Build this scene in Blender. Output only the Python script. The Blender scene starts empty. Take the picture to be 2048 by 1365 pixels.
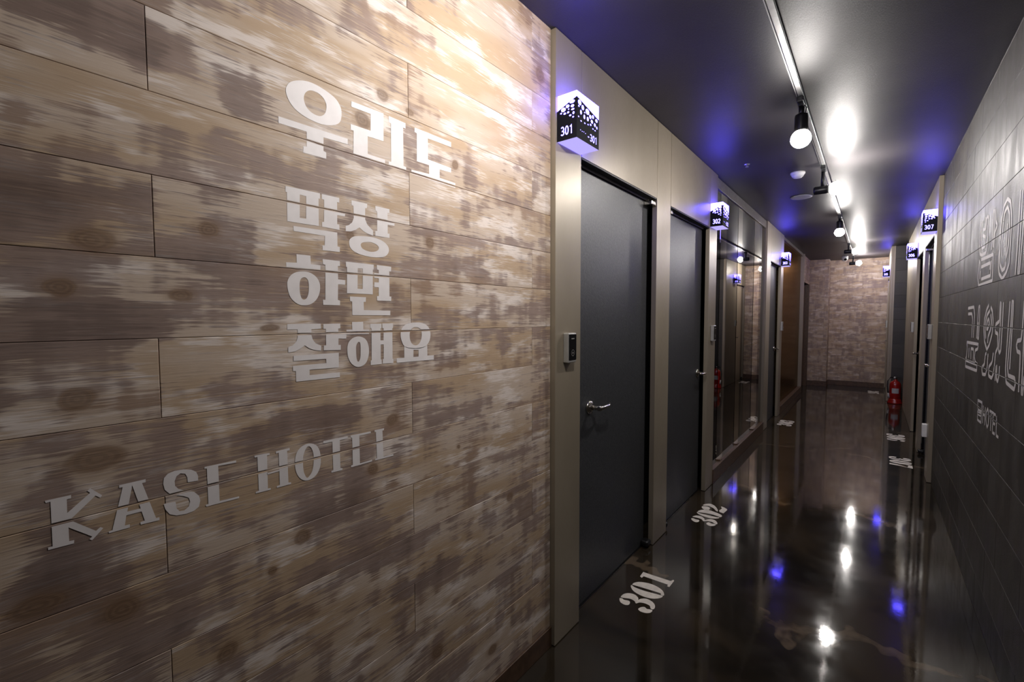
import bpy, bmesh, math, random
from mathutils import Vector, Matrix
from mathutils.geometry import tessellate_polygon

random.seed(7)
C = bpy.context.scene.collection
SC = bpy.context.scene

# ------------------------------------------------------------------ camera
CAM = Vector((1.0438, 0.0, 1.3986))
F_PX, YAW, PITCH, ROLL = 914.225, 0.668592, -0.050808, -0.002569
cd = bpy.data.cameras.new('camera'); cam = bpy.data.objects.new('camera', cd); C.objects.link(cam)
cd.sensor_fit = 'HORIZONTAL'; cd.sensor_width = 36.0; cd.lens = F_PX * 36.0 / 2048.0
cd.clip_start = 0.02; cd.clip_end = 60
_f = Vector((-math.sin(YAW) * math.cos(PITCH), math.cos(YAW) * math.cos(PITCH), math.sin(PITCH)))
_r = Vector((math.cos(YAW), math.sin(YAW), 0)); _u = _r.cross(_f)
_r2 = math.cos(ROLL) * _r + math.sin(ROLL) * _u; _u2 = -math.sin(ROLL) * _r + math.cos(ROLL) * _u
cam.matrix_world = Matrix(((_r2.x, _u2.x, -_f.x, CAM.x), (_r2.y, _u2.y, -_f.y, CAM.y), (_r2.z, _u2.z, -_f.z, CAM.z), (0, 0, 0, 1)))
SC.camera = cam

# ------------------------------------------------------------------ world, exposure
wd = bpy.data.worlds.new('world'); SC.world = wd; wd.use_nodes = True
wd.node_tree.nodes['Background'].inputs[0].default_value = (0.02, 0.02, 0.025, 1)
wd.node_tree.nodes['Background'].inputs[1].default_value = 0.2
SC.view_settings.view_transform = 'Standard'; SC.view_settings.look = 'None'
SC.view_settings.exposure = 0.0; SC.view_settings.gamma = 1.0; SC.view_settings.use_curve_mapping = False
BULB_E = 480.0         # radiance of the globe bulbs
SIGN_E = 32.0           # radiance of the number signs

# ------------------------------------------------------------------ lettering outlines in wall / floor metres
SLOGAN = [["우",[[[[0.5095,1.9042],[0.5095,1.9091],[0.5104,1.9136],[0.5121,1.9179],[0.5142,1.9221],[0.5171,1.9261],[0.5211,1.9299],[0.5266,1.9338],[0.5333,1.9375],[0.5403,1.9407],[0.5477,1.9433],[0.5556,1.9453],[0.5635,1.9466],[0.5713,1.947],[0.5792,1.9467],[0.5873,1.9458],[0.5955,1.9445],[0.6039,1.9427],[0.6118,1.9404],[0.6191,1.938],[0.626,1.9352],[0.6319,1.9318],[0.6367,1.9274],[0.6405,1.9224],[0.6433,1.9172],[0.6449,1.9121],[0.6455,1.907],[0.6456,1.9016],[0.6452,1.8957],[0.6442,1.8896],[0.6425,1.8841],[0.6402,1.8798],[0.6371,1.8762],[0.6331,1.8729],[0.6278,1.8696],[0.6216,1.8667],[0.6149,1.8642],[0.6077,1.8622],[0.6,1.8607],[0.5924,1.8597],[0.5852,1.8594],[0.578,1.8598],[0.5707,1.8605],[0.5629,1.8615],[0.5549,1.863],[0.5474,1.8649],[0.5406,1.8673],[0.5342,1.8702],[0.5284,1.8736],[0.5235,1.8777],[0.5191,1.8823],[0.5156,1.8873],[0.5127,1.8928],[0.5106,1.8987]],[[0.5503,1.9032],[0.5506,1.9077],[0.5517,1.9123],[0.5534,1.9164],[0.5557,1.9199],[0.5586,1.9231],[0.5618,1.9257],[0.565,1.9276],[0.5685,1.9289],[0.5725,1.9297],[0.5771,1.93],[0.5821,1.9297],[0.5868,1.9288],[0.5912,1.9272],[0.5954,1.9248],[0.5989,1.922],[0.6017,1.9188],[0.6039,1.915],[0.6053,1.9107],[0.6057,1.9054],[0.6054,1.8997],[0.6044,1.8944],[0.6028,1.8901],[0.6005,1.8863],[0.5979,1.8831],[0.5949,1.8805],[0.5915,1.8784],[0.5879,1.877],[0.5841,1.8763],[0.5799,1.8763],[0.5759,1.8768],[0.5718,1.8775],[0.5679,1.8787],[0.5641,1.8805],[0.5606,1.8829],[0.5573,1.8858],[0.5545,1.8893],[0.5525,1.8936],[0.551,1.8984]]],[[[0.4914,1.8445],[0.6611,1.8462],[0.6608,1.8325],[0.5966,1.8303],[0.5958,1.7981],[0.6027,1.7966],[0.6023,1.7815],[0.5459,1.7808],[0.5463,1.7957],[0.5544,1.7965],[0.5553,1.8307],[0.491,1.8297]]]]],["리",[[[[0.6734,1.9426],[0.7696,1.945],[0.7681,1.8718],[0.7192,1.8698],[0.7183,1.8248],[0.7719,1.8241],[0.7715,1.8085],[0.6758,1.8083],[0.6781,1.8713],[0.6698,1.8711],[0.6702,1.8856],[0.7281,1.8869],[0.729,1.93],[0.6731,1.9289]]],[[[0.7862,1.9443],[0.8427,1.9433],[0.8425,1.9285],[0.834,1.9285],[0.8338,1.8238],[0.843,1.8227],[0.8427,1.8091],[0.7836,1.809],[0.7839,1.8233],[0.7919,1.8241],[0.7929,1.9271],[0.7859,1.9274]]]]],["도",[[[[0.8746,1.942],[1.0189,1.9429],[1.0187,1.928],[0.924,1.9262],[0.9238,1.8657],[1.0179,1.8639],[1.0177,1.8498],[0.9699,1.8475],[0.9696,1.8227],[1.0356,1.8216],[1.0354,1.8065],[0.8611,1.8082],[0.8613,1.8205],[0.9277,1.8242],[0.9273,1.8496],[0.8813,1.8489],[0.8826,1.9281],[0.8744,1.9291]]]]],["막",[[[[0.5029,1.6956],[0.5842,1.6959],[0.5838,1.6827],[0.5804,1.6835],[0.5795,1.6181],[0.5047,1.6176],[0.5057,1.6826],[0.5025,1.6826]],[[0.5351,1.683],[0.5501,1.6821],[0.5487,1.6303],[0.5337,1.6298]]],[[[0.5889,1.6954],[0.6345,1.6954],[0.6342,1.6835],[0.6284,1.6839],[0.6283,1.6654],[0.6507,1.664],[0.6487,1.6527],[0.628,1.6523],[0.6275,1.6298],[0.6329,1.6299],[0.6331,1.617],[0.588,1.6179],[0.5878,1.6293],[0.5931,1.6301],[0.5944,1.6833],[0.5886,1.6837]]],[[[0.5184,1.6091],[0.627,1.6096],[0.627,1.5756],[0.633,1.5747],[0.6327,1.5625],[0.5877,1.5621],[0.5875,1.5738],[0.5933,1.5738],[0.5946,1.5971],[0.5186,1.5977]]]]],["상",[[[[0.6683,1.6961],[0.7141,1.696],[0.7127,1.6848],[0.7076,1.6839],[0.7069,1.6553],[0.7124,1.6431],[0.7227,1.6349],[0.7304,1.6294],[0.7301,1.6164],[0.7147,1.6189],[0.7015,1.6236],[0.6896,1.6315],[0.6775,1.6233],[0.6647,1.6179],[0.6505,1.6165],[0.6504,1.6295],[0.6597,1.6333],[0.6688,1.6411],[0.6736,1.653],[0.6734,1.6839],[0.668,1.6845]]],[[[0.7386,1.6954],[0.7838,1.695],[0.7836,1.6842],[0.7771,1.6839],[0.7773,1.6639],[0.8004,1.6639],[0.7992,1.6524],[0.7771,1.6524],[0.7767,1.6285],[0.7825,1.6285],[0.7823,1.6173],[0.737,1.6171],[0.7373,1.6301],[0.7432,1.6304],[0.7439,1.6814],[0.7384,1.6837]]],[[[0.659,1.5873],[0.659,1.5911],[0.6599,1.5947],[0.6616,1.5979],[0.6642,1.6009],[0.6676,1.6035],[0.6716,1.6057],[0.6756,1.6072],[0.6801,1.6083],[0.6863,1.6093],[0.6954,1.6103],[0.7063,1.6112],[0.7165,1.6118],[0.7248,1.6119],[0.7324,1.6116],[0.7398,1.6108],[0.7476,1.6094],[0.7551,1.6076],[0.7618,1.6052],[0.7675,1.6023],[0.7723,1.5987],[0.776,1.5951],[0.7784,1.5913],[0.7796,1.5874],[0.7799,1.5835],[0.7793,1.5798],[0.7778,1.5761],[0.7756,1.5728],[0.7728,1.5698],[0.7694,1.5671],[0.7651,1.5648],[0.7598,1.5632],[0.7536,1.5619],[0.7468,1.561],[0.7394,1.5602],[0.7314,1.5598],[0.7231,1.5597],[0.7142,1.5601],[0.7049,1.5608],[0.6964,1.5619],[0.6889,1.5633],[0.6821,1.565],[0.6762,1.567],[0.6712,1.5693],[0.667,1.572],[0.6637,1.5752],[0.6613,1.579],[0.6598,1.5832]],[[0.6923,1.5866],[0.6925,1.5888],[0.6935,1.5909],[0.6952,1.5926],[0.6977,1.5941],[0.7009,1.5953],[0.7047,1.5963],[0.7094,1.5972],[0.7148,1.5979],[0.72,1.5982],[0.7248,1.5981],[0.7294,1.5975],[0.7336,1.5966],[0.7374,1.5953],[0.7407,1.5937],[0.7434,1.592],[0.7454,1.5903],[0.7468,1.5885],[0.7473,1.5866],[0.7471,1.5843],[0.7461,1.5818],[0.7442,1.5795],[0.7412,1.5776],[0.7373,1.5759],[0.7332,1.5746],[0.7288,1.5737],[0.7241,1.5732],[0.7195,1.5731],[0.7149,1.5735],[0.7103,1.5742],[0.7062,1.5752],[0.7026,1.5762],[0.6994,1.5774],[0.6968,1.579],[0.6947,1.5813],[0.6931,1.5841]]]]],["하",[[[[0.5236,1.5458],[0.5568,1.5458],[0.5575,1.5257],[0.5811,1.5252],[0.5809,1.5142],[0.4996,1.5138],[0.4996,1.5252],[0.524,1.526]]],[[[0.5008,1.4733],[0.5008,1.4783],[0.5015,1.4824],[0.5028,1.4863],[0.5048,1.4903],[0.5073,1.4941],[0.5103,1.4975],[0.5139,1.5003],[0.5179,1.5027],[0.5222,1.5046],[0.527,1.5059],[0.5321,1.5067],[0.5372,1.5072],[0.5423,1.5074],[0.5474,1.5072],[0.5524,1.5064],[0.5573,1.5049],[0.562,1.5027],[0.5662,1.5],[0.5698,1.4969],[0.573,1.4933],[0.5754,1.4894],[0.5773,1.4852],[0.5785,1.4808],[0.5791,1.476],[0.5791,1.4706],[0.5784,1.4648],[0.5771,1.4592],[0.5752,1.4538],[0.5726,1.4486],[0.5695,1.4439],[0.5657,1.4396],[0.5612,1.4359],[0.5567,1.433],[0.5521,1.431],[0.5475,1.4297],[0.5427,1.429],[0.5377,1.4288],[0.5326,1.4291],[0.5276,1.4302],[0.523,1.432],[0.5186,1.4346],[0.5146,1.4379],[0.5108,1.4418],[0.5075,1.4465],[0.5048,1.452],[0.5028,1.4588],[0.5014,1.4665]],[[0.529,1.4689],[0.529,1.4735],[0.5293,1.4781],[0.5298,1.4821],[0.5306,1.4854],[0.5316,1.4881],[0.533,1.4904],[0.5348,1.4921],[0.5369,1.4933],[0.5391,1.494],[0.5414,1.4942],[0.5438,1.4938],[0.5459,1.4927],[0.5477,1.4907],[0.5492,1.4881],[0.5503,1.4848],[0.5509,1.4809],[0.5512,1.4763],[0.5512,1.4715],[0.5509,1.4665],[0.5504,1.4613],[0.5496,1.4566],[0.5484,1.4525],[0.5471,1.4489],[0.5454,1.4461],[0.5435,1.4441],[0.5414,1.4428],[0.5392,1.4422],[0.5371,1.4423],[0.5351,1.4432],[0.5333,1.445],[0.5318,1.4479],[0.5307,1.4517],[0.5298,1.4558],[0.5293,1.46],[0.529,1.4645]]],[[[0.5872,1.5409],[0.6322,1.5402],[0.6324,1.5282],[0.6267,1.5277],[0.6265,1.4949],[0.6462,1.4941],[0.6456,1.4823],[0.6262,1.4824],[0.6247,1.4439],[0.6307,1.4425],[0.6304,1.4307],[0.5857,1.4309],[0.5856,1.4436],[0.5917,1.443],[0.5938,1.5279],[0.5877,1.5288]]]]],["면",[[[[0.6487,1.5406],[0.7305,1.54],[0.7298,1.5271],[0.7273,1.5272],[0.7259,1.4615],[0.6501,1.4617],[0.6516,1.5274],[0.6488,1.528]],[[0.6823,1.5271],[0.6972,1.5269],[0.6955,1.4742],[0.6806,1.4748]]],[[[0.74,1.5403],[0.7864,1.5393],[0.7857,1.5264],[0.7799,1.5263],[0.7792,1.4579],[0.7853,1.4576],[0.7846,1.4456],[0.739,1.4456],[0.7387,1.4577],[0.7447,1.4576],[0.7451,1.481],[0.7308,1.4815],[0.7315,1.4941],[0.7454,1.494],[0.7456,1.5051],[0.7313,1.5058],[0.7316,1.5184],[0.7459,1.5182],[0.7461,1.5274],[0.7401,1.5282]]],[[[0.6583,1.4537],[0.705,1.4532],[0.7042,1.4413],[0.6979,1.4408],[0.698,1.4197],[0.7813,1.4189],[0.7807,1.4062],[0.664,1.4064],[0.6643,1.4411],[0.6585,1.4417]]]]],["잘",[[[[0.4982,1.3858],[0.5784,1.3854],[0.5789,1.3737],[0.5547,1.3723],[0.5544,1.3594],[0.5577,1.3478],[0.5644,1.3389],[0.5785,1.3324],[0.5776,1.3204],[0.563,1.3226],[0.5492,1.3272],[0.5381,1.3353],[0.5279,1.3283],[0.5146,1.3225],[0.4988,1.3207],[0.4991,1.3332],[0.5094,1.3367],[0.518,1.3447],[0.5214,1.3548],[0.5219,1.373],[0.4979,1.373]]],[[[0.585,1.3847],[0.6297,1.3852],[0.6299,1.3735],[0.6239,1.3728],[0.6243,1.3616],[0.6465,1.3616],[0.6455,1.347],[0.624,1.3482],[0.6236,1.3321],[0.63,1.3318],[0.6297,1.3193],[0.5848,1.3209],[0.5851,1.3326],[0.5909,1.3327],[0.5913,1.3729],[0.5847,1.373]]],[[[0.5109,1.3126],[0.624,1.3126],[0.6234,1.2758],[0.5479,1.277],[0.5476,1.2642],[0.6257,1.2635],[0.6259,1.2513],[0.5151,1.252],[0.5152,1.2768],[0.5083,1.2775],[0.5086,1.2895],[0.5905,1.2891],[0.5901,1.2998],[0.5106,1.3005]]]]],["해",[[[[0.6624,1.3889],[0.6952,1.3892],[0.6953,1.3687],[0.7125,1.3689],[0.7123,1.3566],[0.6464,1.3575],[0.6467,1.3691],[0.6631,1.3694]]],[[[0.6477,1.3157],[0.6478,1.3213],[0.6484,1.3268],[0.6496,1.3319],[0.6517,1.3364],[0.6545,1.3404],[0.6579,1.3438],[0.6621,1.3467],[0.667,1.349],[0.6719,1.3505],[0.6766,1.3513],[0.6813,1.3514],[0.686,1.3507],[0.691,1.3493],[0.696,1.3472],[0.7003,1.3443],[0.7037,1.3407],[0.7064,1.3363],[0.7085,1.3312],[0.71,1.3252],[0.7109,1.3186],[0.7111,1.3119],[0.7106,1.3054],[0.7095,1.2989],[0.7077,1.293],[0.7054,1.2876],[0.7024,1.2827],[0.6989,1.2788],[0.6944,1.2758],[0.6893,1.2737],[0.6843,1.2726],[0.6795,1.2723],[0.6748,1.2729],[0.6702,1.2744],[0.6657,1.2769],[0.6614,1.2802],[0.6577,1.2842],[0.6546,1.2887],[0.652,1.2938],[0.65,1.2991],[0.6487,1.3045],[0.648,1.3101]],[[0.6727,1.3142],[0.6727,1.3197],[0.6729,1.3245],[0.6738,1.3287],[0.6754,1.3324],[0.6777,1.3354],[0.6798,1.3371],[0.6818,1.3374],[0.6838,1.3363],[0.6852,1.3334],[0.6859,1.3279],[0.686,1.3206],[0.6859,1.3134],[0.6857,1.3067],[0.6852,1.3001],[0.6843,1.2946],[0.6827,1.2903],[0.6806,1.287],[0.6787,1.2856],[0.677,1.2865],[0.6754,1.2891],[0.6741,1.2933],[0.6733,1.2995],[0.6729,1.3072]]],[[[0.7163,1.3837],[0.7516,1.3837],[0.7514,1.3718],[0.7483,1.3707],[0.7476,1.3386],[0.7574,1.3382],[0.7581,1.371],[0.754,1.3717],[0.7542,1.3841],[0.7889,1.3838],[0.7892,1.3722],[0.787,1.37],[0.7862,1.2863],[0.7889,1.2849],[0.7887,1.2737],[0.7536,1.2748],[0.7538,1.287],[0.7569,1.2873],[0.7577,1.3268],[0.7479,1.3268],[0.7476,1.2868],[0.7504,1.2866],[0.7502,1.2742],[0.7159,1.2737],[0.7155,1.2864],[0.7187,1.2868],[0.72,1.3713],[0.716,1.3725]]]]],["요",[[[[0.815,1.3536],[0.8156,1.3592],[0.817,1.3645],[0.8195,1.3693],[0.8233,1.3736],[0.8282,1.3774],[0.8339,1.3805],[0.8404,1.3826],[0.8478,1.3839],[0.8557,1.3849],[0.8644,1.3855],[0.8737,1.3856],[0.8825,1.3853],[0.8903,1.3844],[0.8974,1.3829],[0.9039,1.3808],[0.9098,1.3778],[0.9151,1.3741],[0.9194,1.3697],[0.9224,1.3646],[0.9245,1.3588],[0.9255,1.3527],[0.9255,1.3462],[0.9245,1.3396],[0.9226,1.3334],[0.9199,1.3281],[0.9164,1.3235],[0.9123,1.3194],[0.9079,1.316],[0.9029,1.3132],[0.8966,1.3111],[0.8882,1.3098],[0.8787,1.3093],[0.8692,1.3092],[0.8599,1.3097],[0.8507,1.3107],[0.8427,1.3121],[0.8365,1.3137],[0.8314,1.3157],[0.8271,1.3189],[0.8231,1.3236],[0.8199,1.3293],[0.8175,1.3353],[0.8159,1.3413],[0.815,1.3476]],[[0.8468,1.348],[0.8471,1.3529],[0.8479,1.3576],[0.8494,1.3618],[0.8518,1.3653],[0.8548,1.3682],[0.8584,1.3704],[0.8625,1.3718],[0.8671,1.3725],[0.8717,1.3725],[0.8765,1.3718],[0.8813,1.3703],[0.8852,1.368],[0.888,1.3648],[0.89,1.3607],[0.8912,1.356],[0.8916,1.3508],[0.8913,1.345],[0.8903,1.3395],[0.8885,1.3343],[0.886,1.3295],[0.883,1.3255],[0.8794,1.3224],[0.8752,1.3202],[0.8708,1.319],[0.8663,1.3192],[0.8616,1.3204],[0.8575,1.3225],[0.8543,1.3252],[0.8516,1.3288],[0.8495,1.3328],[0.848,1.3376],[0.8471,1.3429]]],[[[0.827,1.3184],[0.8428,1.3135],[0.8692,1.3106],[0.8966,1.3123],[0.9123,1.3175],[0.9124,1.2863],[0.938,1.2859],[0.9378,1.2724],[0.8002,1.2735],[0.7999,1.2864],[0.8265,1.2857]],[[0.8602,1.3062],[0.8788,1.3056],[0.8784,1.2855],[0.8593,1.2857]]]]]]
HOTEL = [["K",[[[[0.1004,1.1046],[0.1313,1.1046],[0.1311,1.0992],[0.1258,1.0988],[0.1255,1.0758],[0.1549,1.101],[0.1513,1.1055],[0.1552,1.1089],[0.1701,1.092],[0.1674,1.0886],[0.1615,1.0942],[0.1301,1.0646],[0.1309,1.0602],[0.1599,1.0325],[0.1658,1.0372],[0.1695,1.0338],[0.1543,1.018],[0.151,1.0213],[0.1548,1.0245],[0.1261,1.051],[0.1261,1.0277],[0.1323,1.027],[0.1318,1.0216],[0.1011,1.0224],[0.101,1.0271],[0.1064,1.0265],[0.1067,1.101],[0.1013,1.1006]]]]],["A",[[[[0.1933,1.103],[0.231,1.1033],[0.2308,1.0975],[0.2256,1.0975],[0.244,1.0256],[0.2492,1.0253],[0.249,1.0197],[0.2208,1.0212],[0.2207,1.0261],[0.2272,1.0266],[0.2231,1.0454],[0.2012,1.0454],[0.1985,1.0279],[0.2056,1.0276],[0.2054,1.0217],[0.1766,1.0219],[0.1764,1.0255],[0.1812,1.0254],[0.198,1.0981],[0.1931,1.0981]],[[0.2113,1.0977],[0.222,1.0512],[0.2028,1.0518]]]]],["S",[[[[0.3138,1.0768],[0.2963,1.0785],[0.2958,1.0888],[0.2928,1.0964],[0.2849,1.0995],[0.2784,1.0955],[0.275,1.087],[0.2755,1.0773],[0.2807,1.07],[0.2917,1.0632],[0.3062,1.0564],[0.3142,1.0461],[0.3161,1.0356],[0.3135,1.0245],[0.305,1.0185],[0.2918,1.0171],[0.2759,1.0193],[0.2652,1.0254],[0.2587,1.0371],[0.2565,1.0482],[0.2752,1.0468],[0.2764,1.033],[0.2809,1.0261],[0.2888,1.0249],[0.2963,1.0302],[0.299,1.0391],[0.2969,1.0476],[0.2897,1.0528],[0.2772,1.0586],[0.2665,1.0648],[0.2592,1.0746],[0.257,1.0865],[0.2584,1.0973],[0.2648,1.1041],[0.2757,1.1068],[0.2899,1.1058],[0.3027,1.102],[0.3108,1.0954],[0.3138,1.0867]]]]],["E",[[[[0.3255,1.1015],[0.3835,1.1003],[0.3834,1.0957],[0.3498,1.0972],[0.3502,1.0238],[0.387,1.0224],[0.3869,1.0182],[0.3258,1.02],[0.3255,1.0243],[0.3299,1.0242],[0.3295,1.0974],[0.3254,1.0975]]]]],["H",[[[[0.4199,1.1015],[0.4515,1.1],[0.4514,1.0956],[0.4458,1.0957],[0.4457,1.0216],[0.4518,1.0209],[0.4517,1.017],[0.4201,1.0179],[0.4202,1.0217],[0.4266,1.0219],[0.4258,1.0975],[0.4202,1.0967]]],[[[0.4653,1.1005],[0.496,1.1013],[0.4958,1.0956],[0.4902,1.0958],[0.4911,1.0217],[0.4971,1.0207],[0.497,1.0166],[0.4651,1.017],[0.4652,1.0214],[0.4717,1.0213],[0.4712,1.0958],[0.4652,1.0954]]],[[[0.4447,1.0565],[0.4718,1.0571],[0.4717,1.0536],[0.4445,1.0526]]]]],["O",[[[[0.5073,1.0597],[0.5074,1.0657],[0.5078,1.0719],[0.5089,1.0777],[0.5107,1.083],[0.5132,1.0879],[0.5162,1.092],[0.5197,1.0953],[0.5237,1.0979],[0.528,1.0998],[0.5326,1.101],[0.5374,1.1015],[0.5423,1.1013],[0.5473,1.1002],[0.5523,1.0984],[0.5567,1.0957],[0.5605,1.0923],[0.5637,1.088],[0.5662,1.0828],[0.5682,1.0767],[0.5695,1.0698],[0.5702,1.0627],[0.5704,1.0555],[0.5701,1.0482],[0.5689,1.0414],[0.567,1.0351],[0.5644,1.0293],[0.561,1.0243],[0.557,1.0203],[0.5523,1.0171],[0.5473,1.015],[0.5418,1.0139],[0.536,1.0138],[0.5305,1.015],[0.5255,1.0176],[0.5208,1.0214],[0.5167,1.0259],[0.5135,1.0312],[0.511,1.0372],[0.5091,1.0431],[0.508,1.0486],[0.5074,1.0541]],[[0.5263,1.0594],[0.5263,1.0647],[0.5266,1.0702],[0.5274,1.0755],[0.5291,1.0809],[0.5313,1.0862],[0.5337,1.0903],[0.536,1.0931],[0.5385,1.0948],[0.541,1.0952],[0.5434,1.0941],[0.5458,1.0917],[0.548,1.0882],[0.5498,1.0836],[0.5514,1.078],[0.5524,1.0718],[0.5527,1.065],[0.5525,1.0576],[0.5519,1.0506],[0.5509,1.044],[0.5495,1.0379],[0.5478,1.0327],[0.5455,1.0285],[0.5428,1.0252],[0.5403,1.0229],[0.5381,1.0211],[0.5362,1.0203],[0.5342,1.021],[0.5322,1.024],[0.5302,1.0286],[0.5286,1.0331],[0.5276,1.0371],[0.527,1.0411],[0.5266,1.0454],[0.5263,1.0499],[0.5262,1.0545]]]]],["T",[[[[0.5779,1.0995],[0.6439,1.0978],[0.6438,1.0923],[0.6214,1.0925],[0.6216,1.0215],[0.6275,1.0194],[0.6269,1.0146],[0.5971,1.0157],[0.5973,1.0206],[0.6022,1.0209],[0.6014,1.0932],[0.5816,1.0931],[0.5778,1.0939]]]]],["E",[[[[0.6522,1.0979],[0.7117,1.0969],[0.7123,1.0921],[0.6771,1.0922],[0.6775,1.019],[0.7147,1.0196],[0.7146,1.0148],[0.6517,1.0149],[0.6518,1.0199],[0.6566,1.02],[0.6563,1.0914],[0.6521,1.0923]]]]],["L",[[[[0.7239,1.0977],[0.7546,1.0973],[0.7535,1.0918],[0.7488,1.0917],[0.7511,1.0187],[0.7836,1.0185],[0.7835,1.0135],[0.7244,1.015],[0.7245,1.0198],[0.73,1.0198],[0.7278,1.0924],[0.7238,1.0926]]]]]]
F301 = [["3",[[[[0.0912,2.0806],[0.0908,2.0893],[0.0915,2.1011],[0.0941,2.1119],[0.0991,2.1206],[0.1059,2.1283],[0.1137,2.1341],[0.1224,2.1377],[0.1319,2.1394],[0.1409,2.1389],[0.1497,2.1353],[0.1579,2.1295],[0.1643,2.1236],[0.1677,2.1173],[0.1694,2.111],[0.1708,2.1081],[0.1721,2.1108],[0.1733,2.117],[0.1762,2.1236],[0.1817,2.1302],[0.189,2.1372],[0.1971,2.1418],[0.2064,2.1431],[0.2166,2.1421],[0.2262,2.1393],[0.2349,2.1346],[0.2429,2.1281],[0.2494,2.121],[0.2539,2.1131],[0.2569,2.1045],[0.2586,2.097],[0.2588,2.0906],[0.2576,2.0851],[0.2556,2.0814],[0.2524,2.0796],[0.2484,2.0795],[0.2443,2.0814],[0.241,2.0864],[0.2376,2.0935],[0.2328,2.099],[0.2256,2.1017],[0.217,2.1028],[0.2084,2.1025],[0.1999,2.1005],[0.1914,2.0971],[0.1844,2.0928],[0.1797,2.0863],[0.1765,2.0788],[0.1732,2.0749],[0.1695,2.0772],[0.1656,2.083],[0.1605,2.0879],[0.1536,2.0908],[0.1455,2.0927],[0.1369,2.0927],[0.1271,2.0895],[0.1169,2.0842],[0.1086,2.08],[0.1036,2.0779],[0.1006,2.0768],[0.098,2.0765],[0.0951,2.0763],[0.0926,2.077]]],[[[0.0924,2.0674],[0.0948,2.0697],[0.0988,2.0708],[0.103,2.0709],[0.1066,2.0695],[0.1103,2.0672],[0.1149,2.0662],[0.1216,2.0683],[0.1293,2.0717],[0.1359,2.0732],[0.1407,2.0717],[0.1445,2.0684],[0.1473,2.0637],[0.1493,2.0572],[0.1503,2.0494],[0.1495,2.0427],[0.1463,2.0378],[0.1414,2.0339],[0.1354,2.0317],[0.128,2.0316],[0.1195,2.0332],[0.1119,2.036],[0.106,2.0406],[0.101,2.0464],[0.0971,2.0522],[0.0942,2.0578],[0.0925,2.0632]]],[[[0.1986,2.0456],[0.1999,2.0515],[0.2024,2.0584],[0.2055,2.0643],[0.2091,2.0687],[0.2133,2.0722],[0.2177,2.0738],[0.2224,2.0724],[0.2272,2.0691],[0.2318,2.0672],[0.2358,2.0681],[0.2396,2.0702],[0.2435,2.072],[0.2482,2.0736],[0.2531,2.0748],[0.2564,2.0734],[0.2579,2.0676],[0.2578,2.0593],[0.256,2.0515],[0.2522,2.0452],[0.2466,2.0394],[0.2403,2.0349],[0.2329,2.032],[0.2248,2.0304],[0.2175,2.0299],[0.2116,2.0309],[0.2066,2.0331],[0.2028,2.0357],[0.2002,2.0384],[0.1988,2.0415]]]]],["0",[[[[0.0941,2.2127],[0.0929,2.218],[0.0928,2.2259],[0.0948,2.2343],[0.099,2.2429],[0.1053,2.252],[0.1143,2.2602],[0.1268,2.2674],[0.1419,2.2737],[0.1572,2.2779],[0.1723,2.2794],[0.1876,2.2789],[0.2019,2.2764],[0.2151,2.272],[0.2272,2.2657],[0.2373,2.2586],[0.2452,2.2502],[0.2511,2.241],[0.2551,2.2331],[0.2572,2.2273],[0.2576,2.2227],[0.2563,2.2195],[0.2526,2.2178],[0.2472,2.2175],[0.2427,2.2185],[0.242,2.222],[0.2421,2.2269],[0.2361,2.2299],[0.2198,2.2293],[0.1973,2.2268],[0.1738,2.2239],[0.1487,2.2208],[0.1227,2.2174],[0.1033,2.2148],[0.0952,2.2127],[0.0941,2.2114]]],[[[0.0921,2.208],[0.0957,2.2069],[0.1019,2.2027],[0.11,2.1993],[0.1205,2.1983],[0.1329,2.1981],[0.1451,2.1984],[0.155,2.1989],[0.1647,2.2],[0.1777,2.2019],[0.1981,2.2056],[0.2217,2.2101],[0.2399,2.2134],[0.2486,2.2153],[0.2522,2.2162],[0.2542,2.215],[0.2559,2.2112],[0.256,2.2055],[0.2545,2.199],[0.2511,2.1917],[0.2461,2.1837],[0.2398,2.1762],[0.2326,2.1694],[0.2242,2.1631],[0.2142,2.158],[0.2023,2.1541],[0.1889,2.1514],[0.1745,2.1507],[0.1584,2.1524],[0.1413,2.1561],[0.1262,2.1617],[0.1141,2.1698],[0.1042,2.1799],[0.0969,2.1891],[0.0926,2.1971],[0.0911,2.2041]]]]],["1",[[[[0.0917,2.3642],[0.1155,2.3634],[0.2401,2.3693],[0.2477,2.3893],[0.2544,2.3827],[0.2538,2.312],[0.2433,2.3109],[0.2403,2.3272],[0.1105,2.3247],[0.1078,2.3038],[0.0949,2.3125]]]]]]
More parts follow.
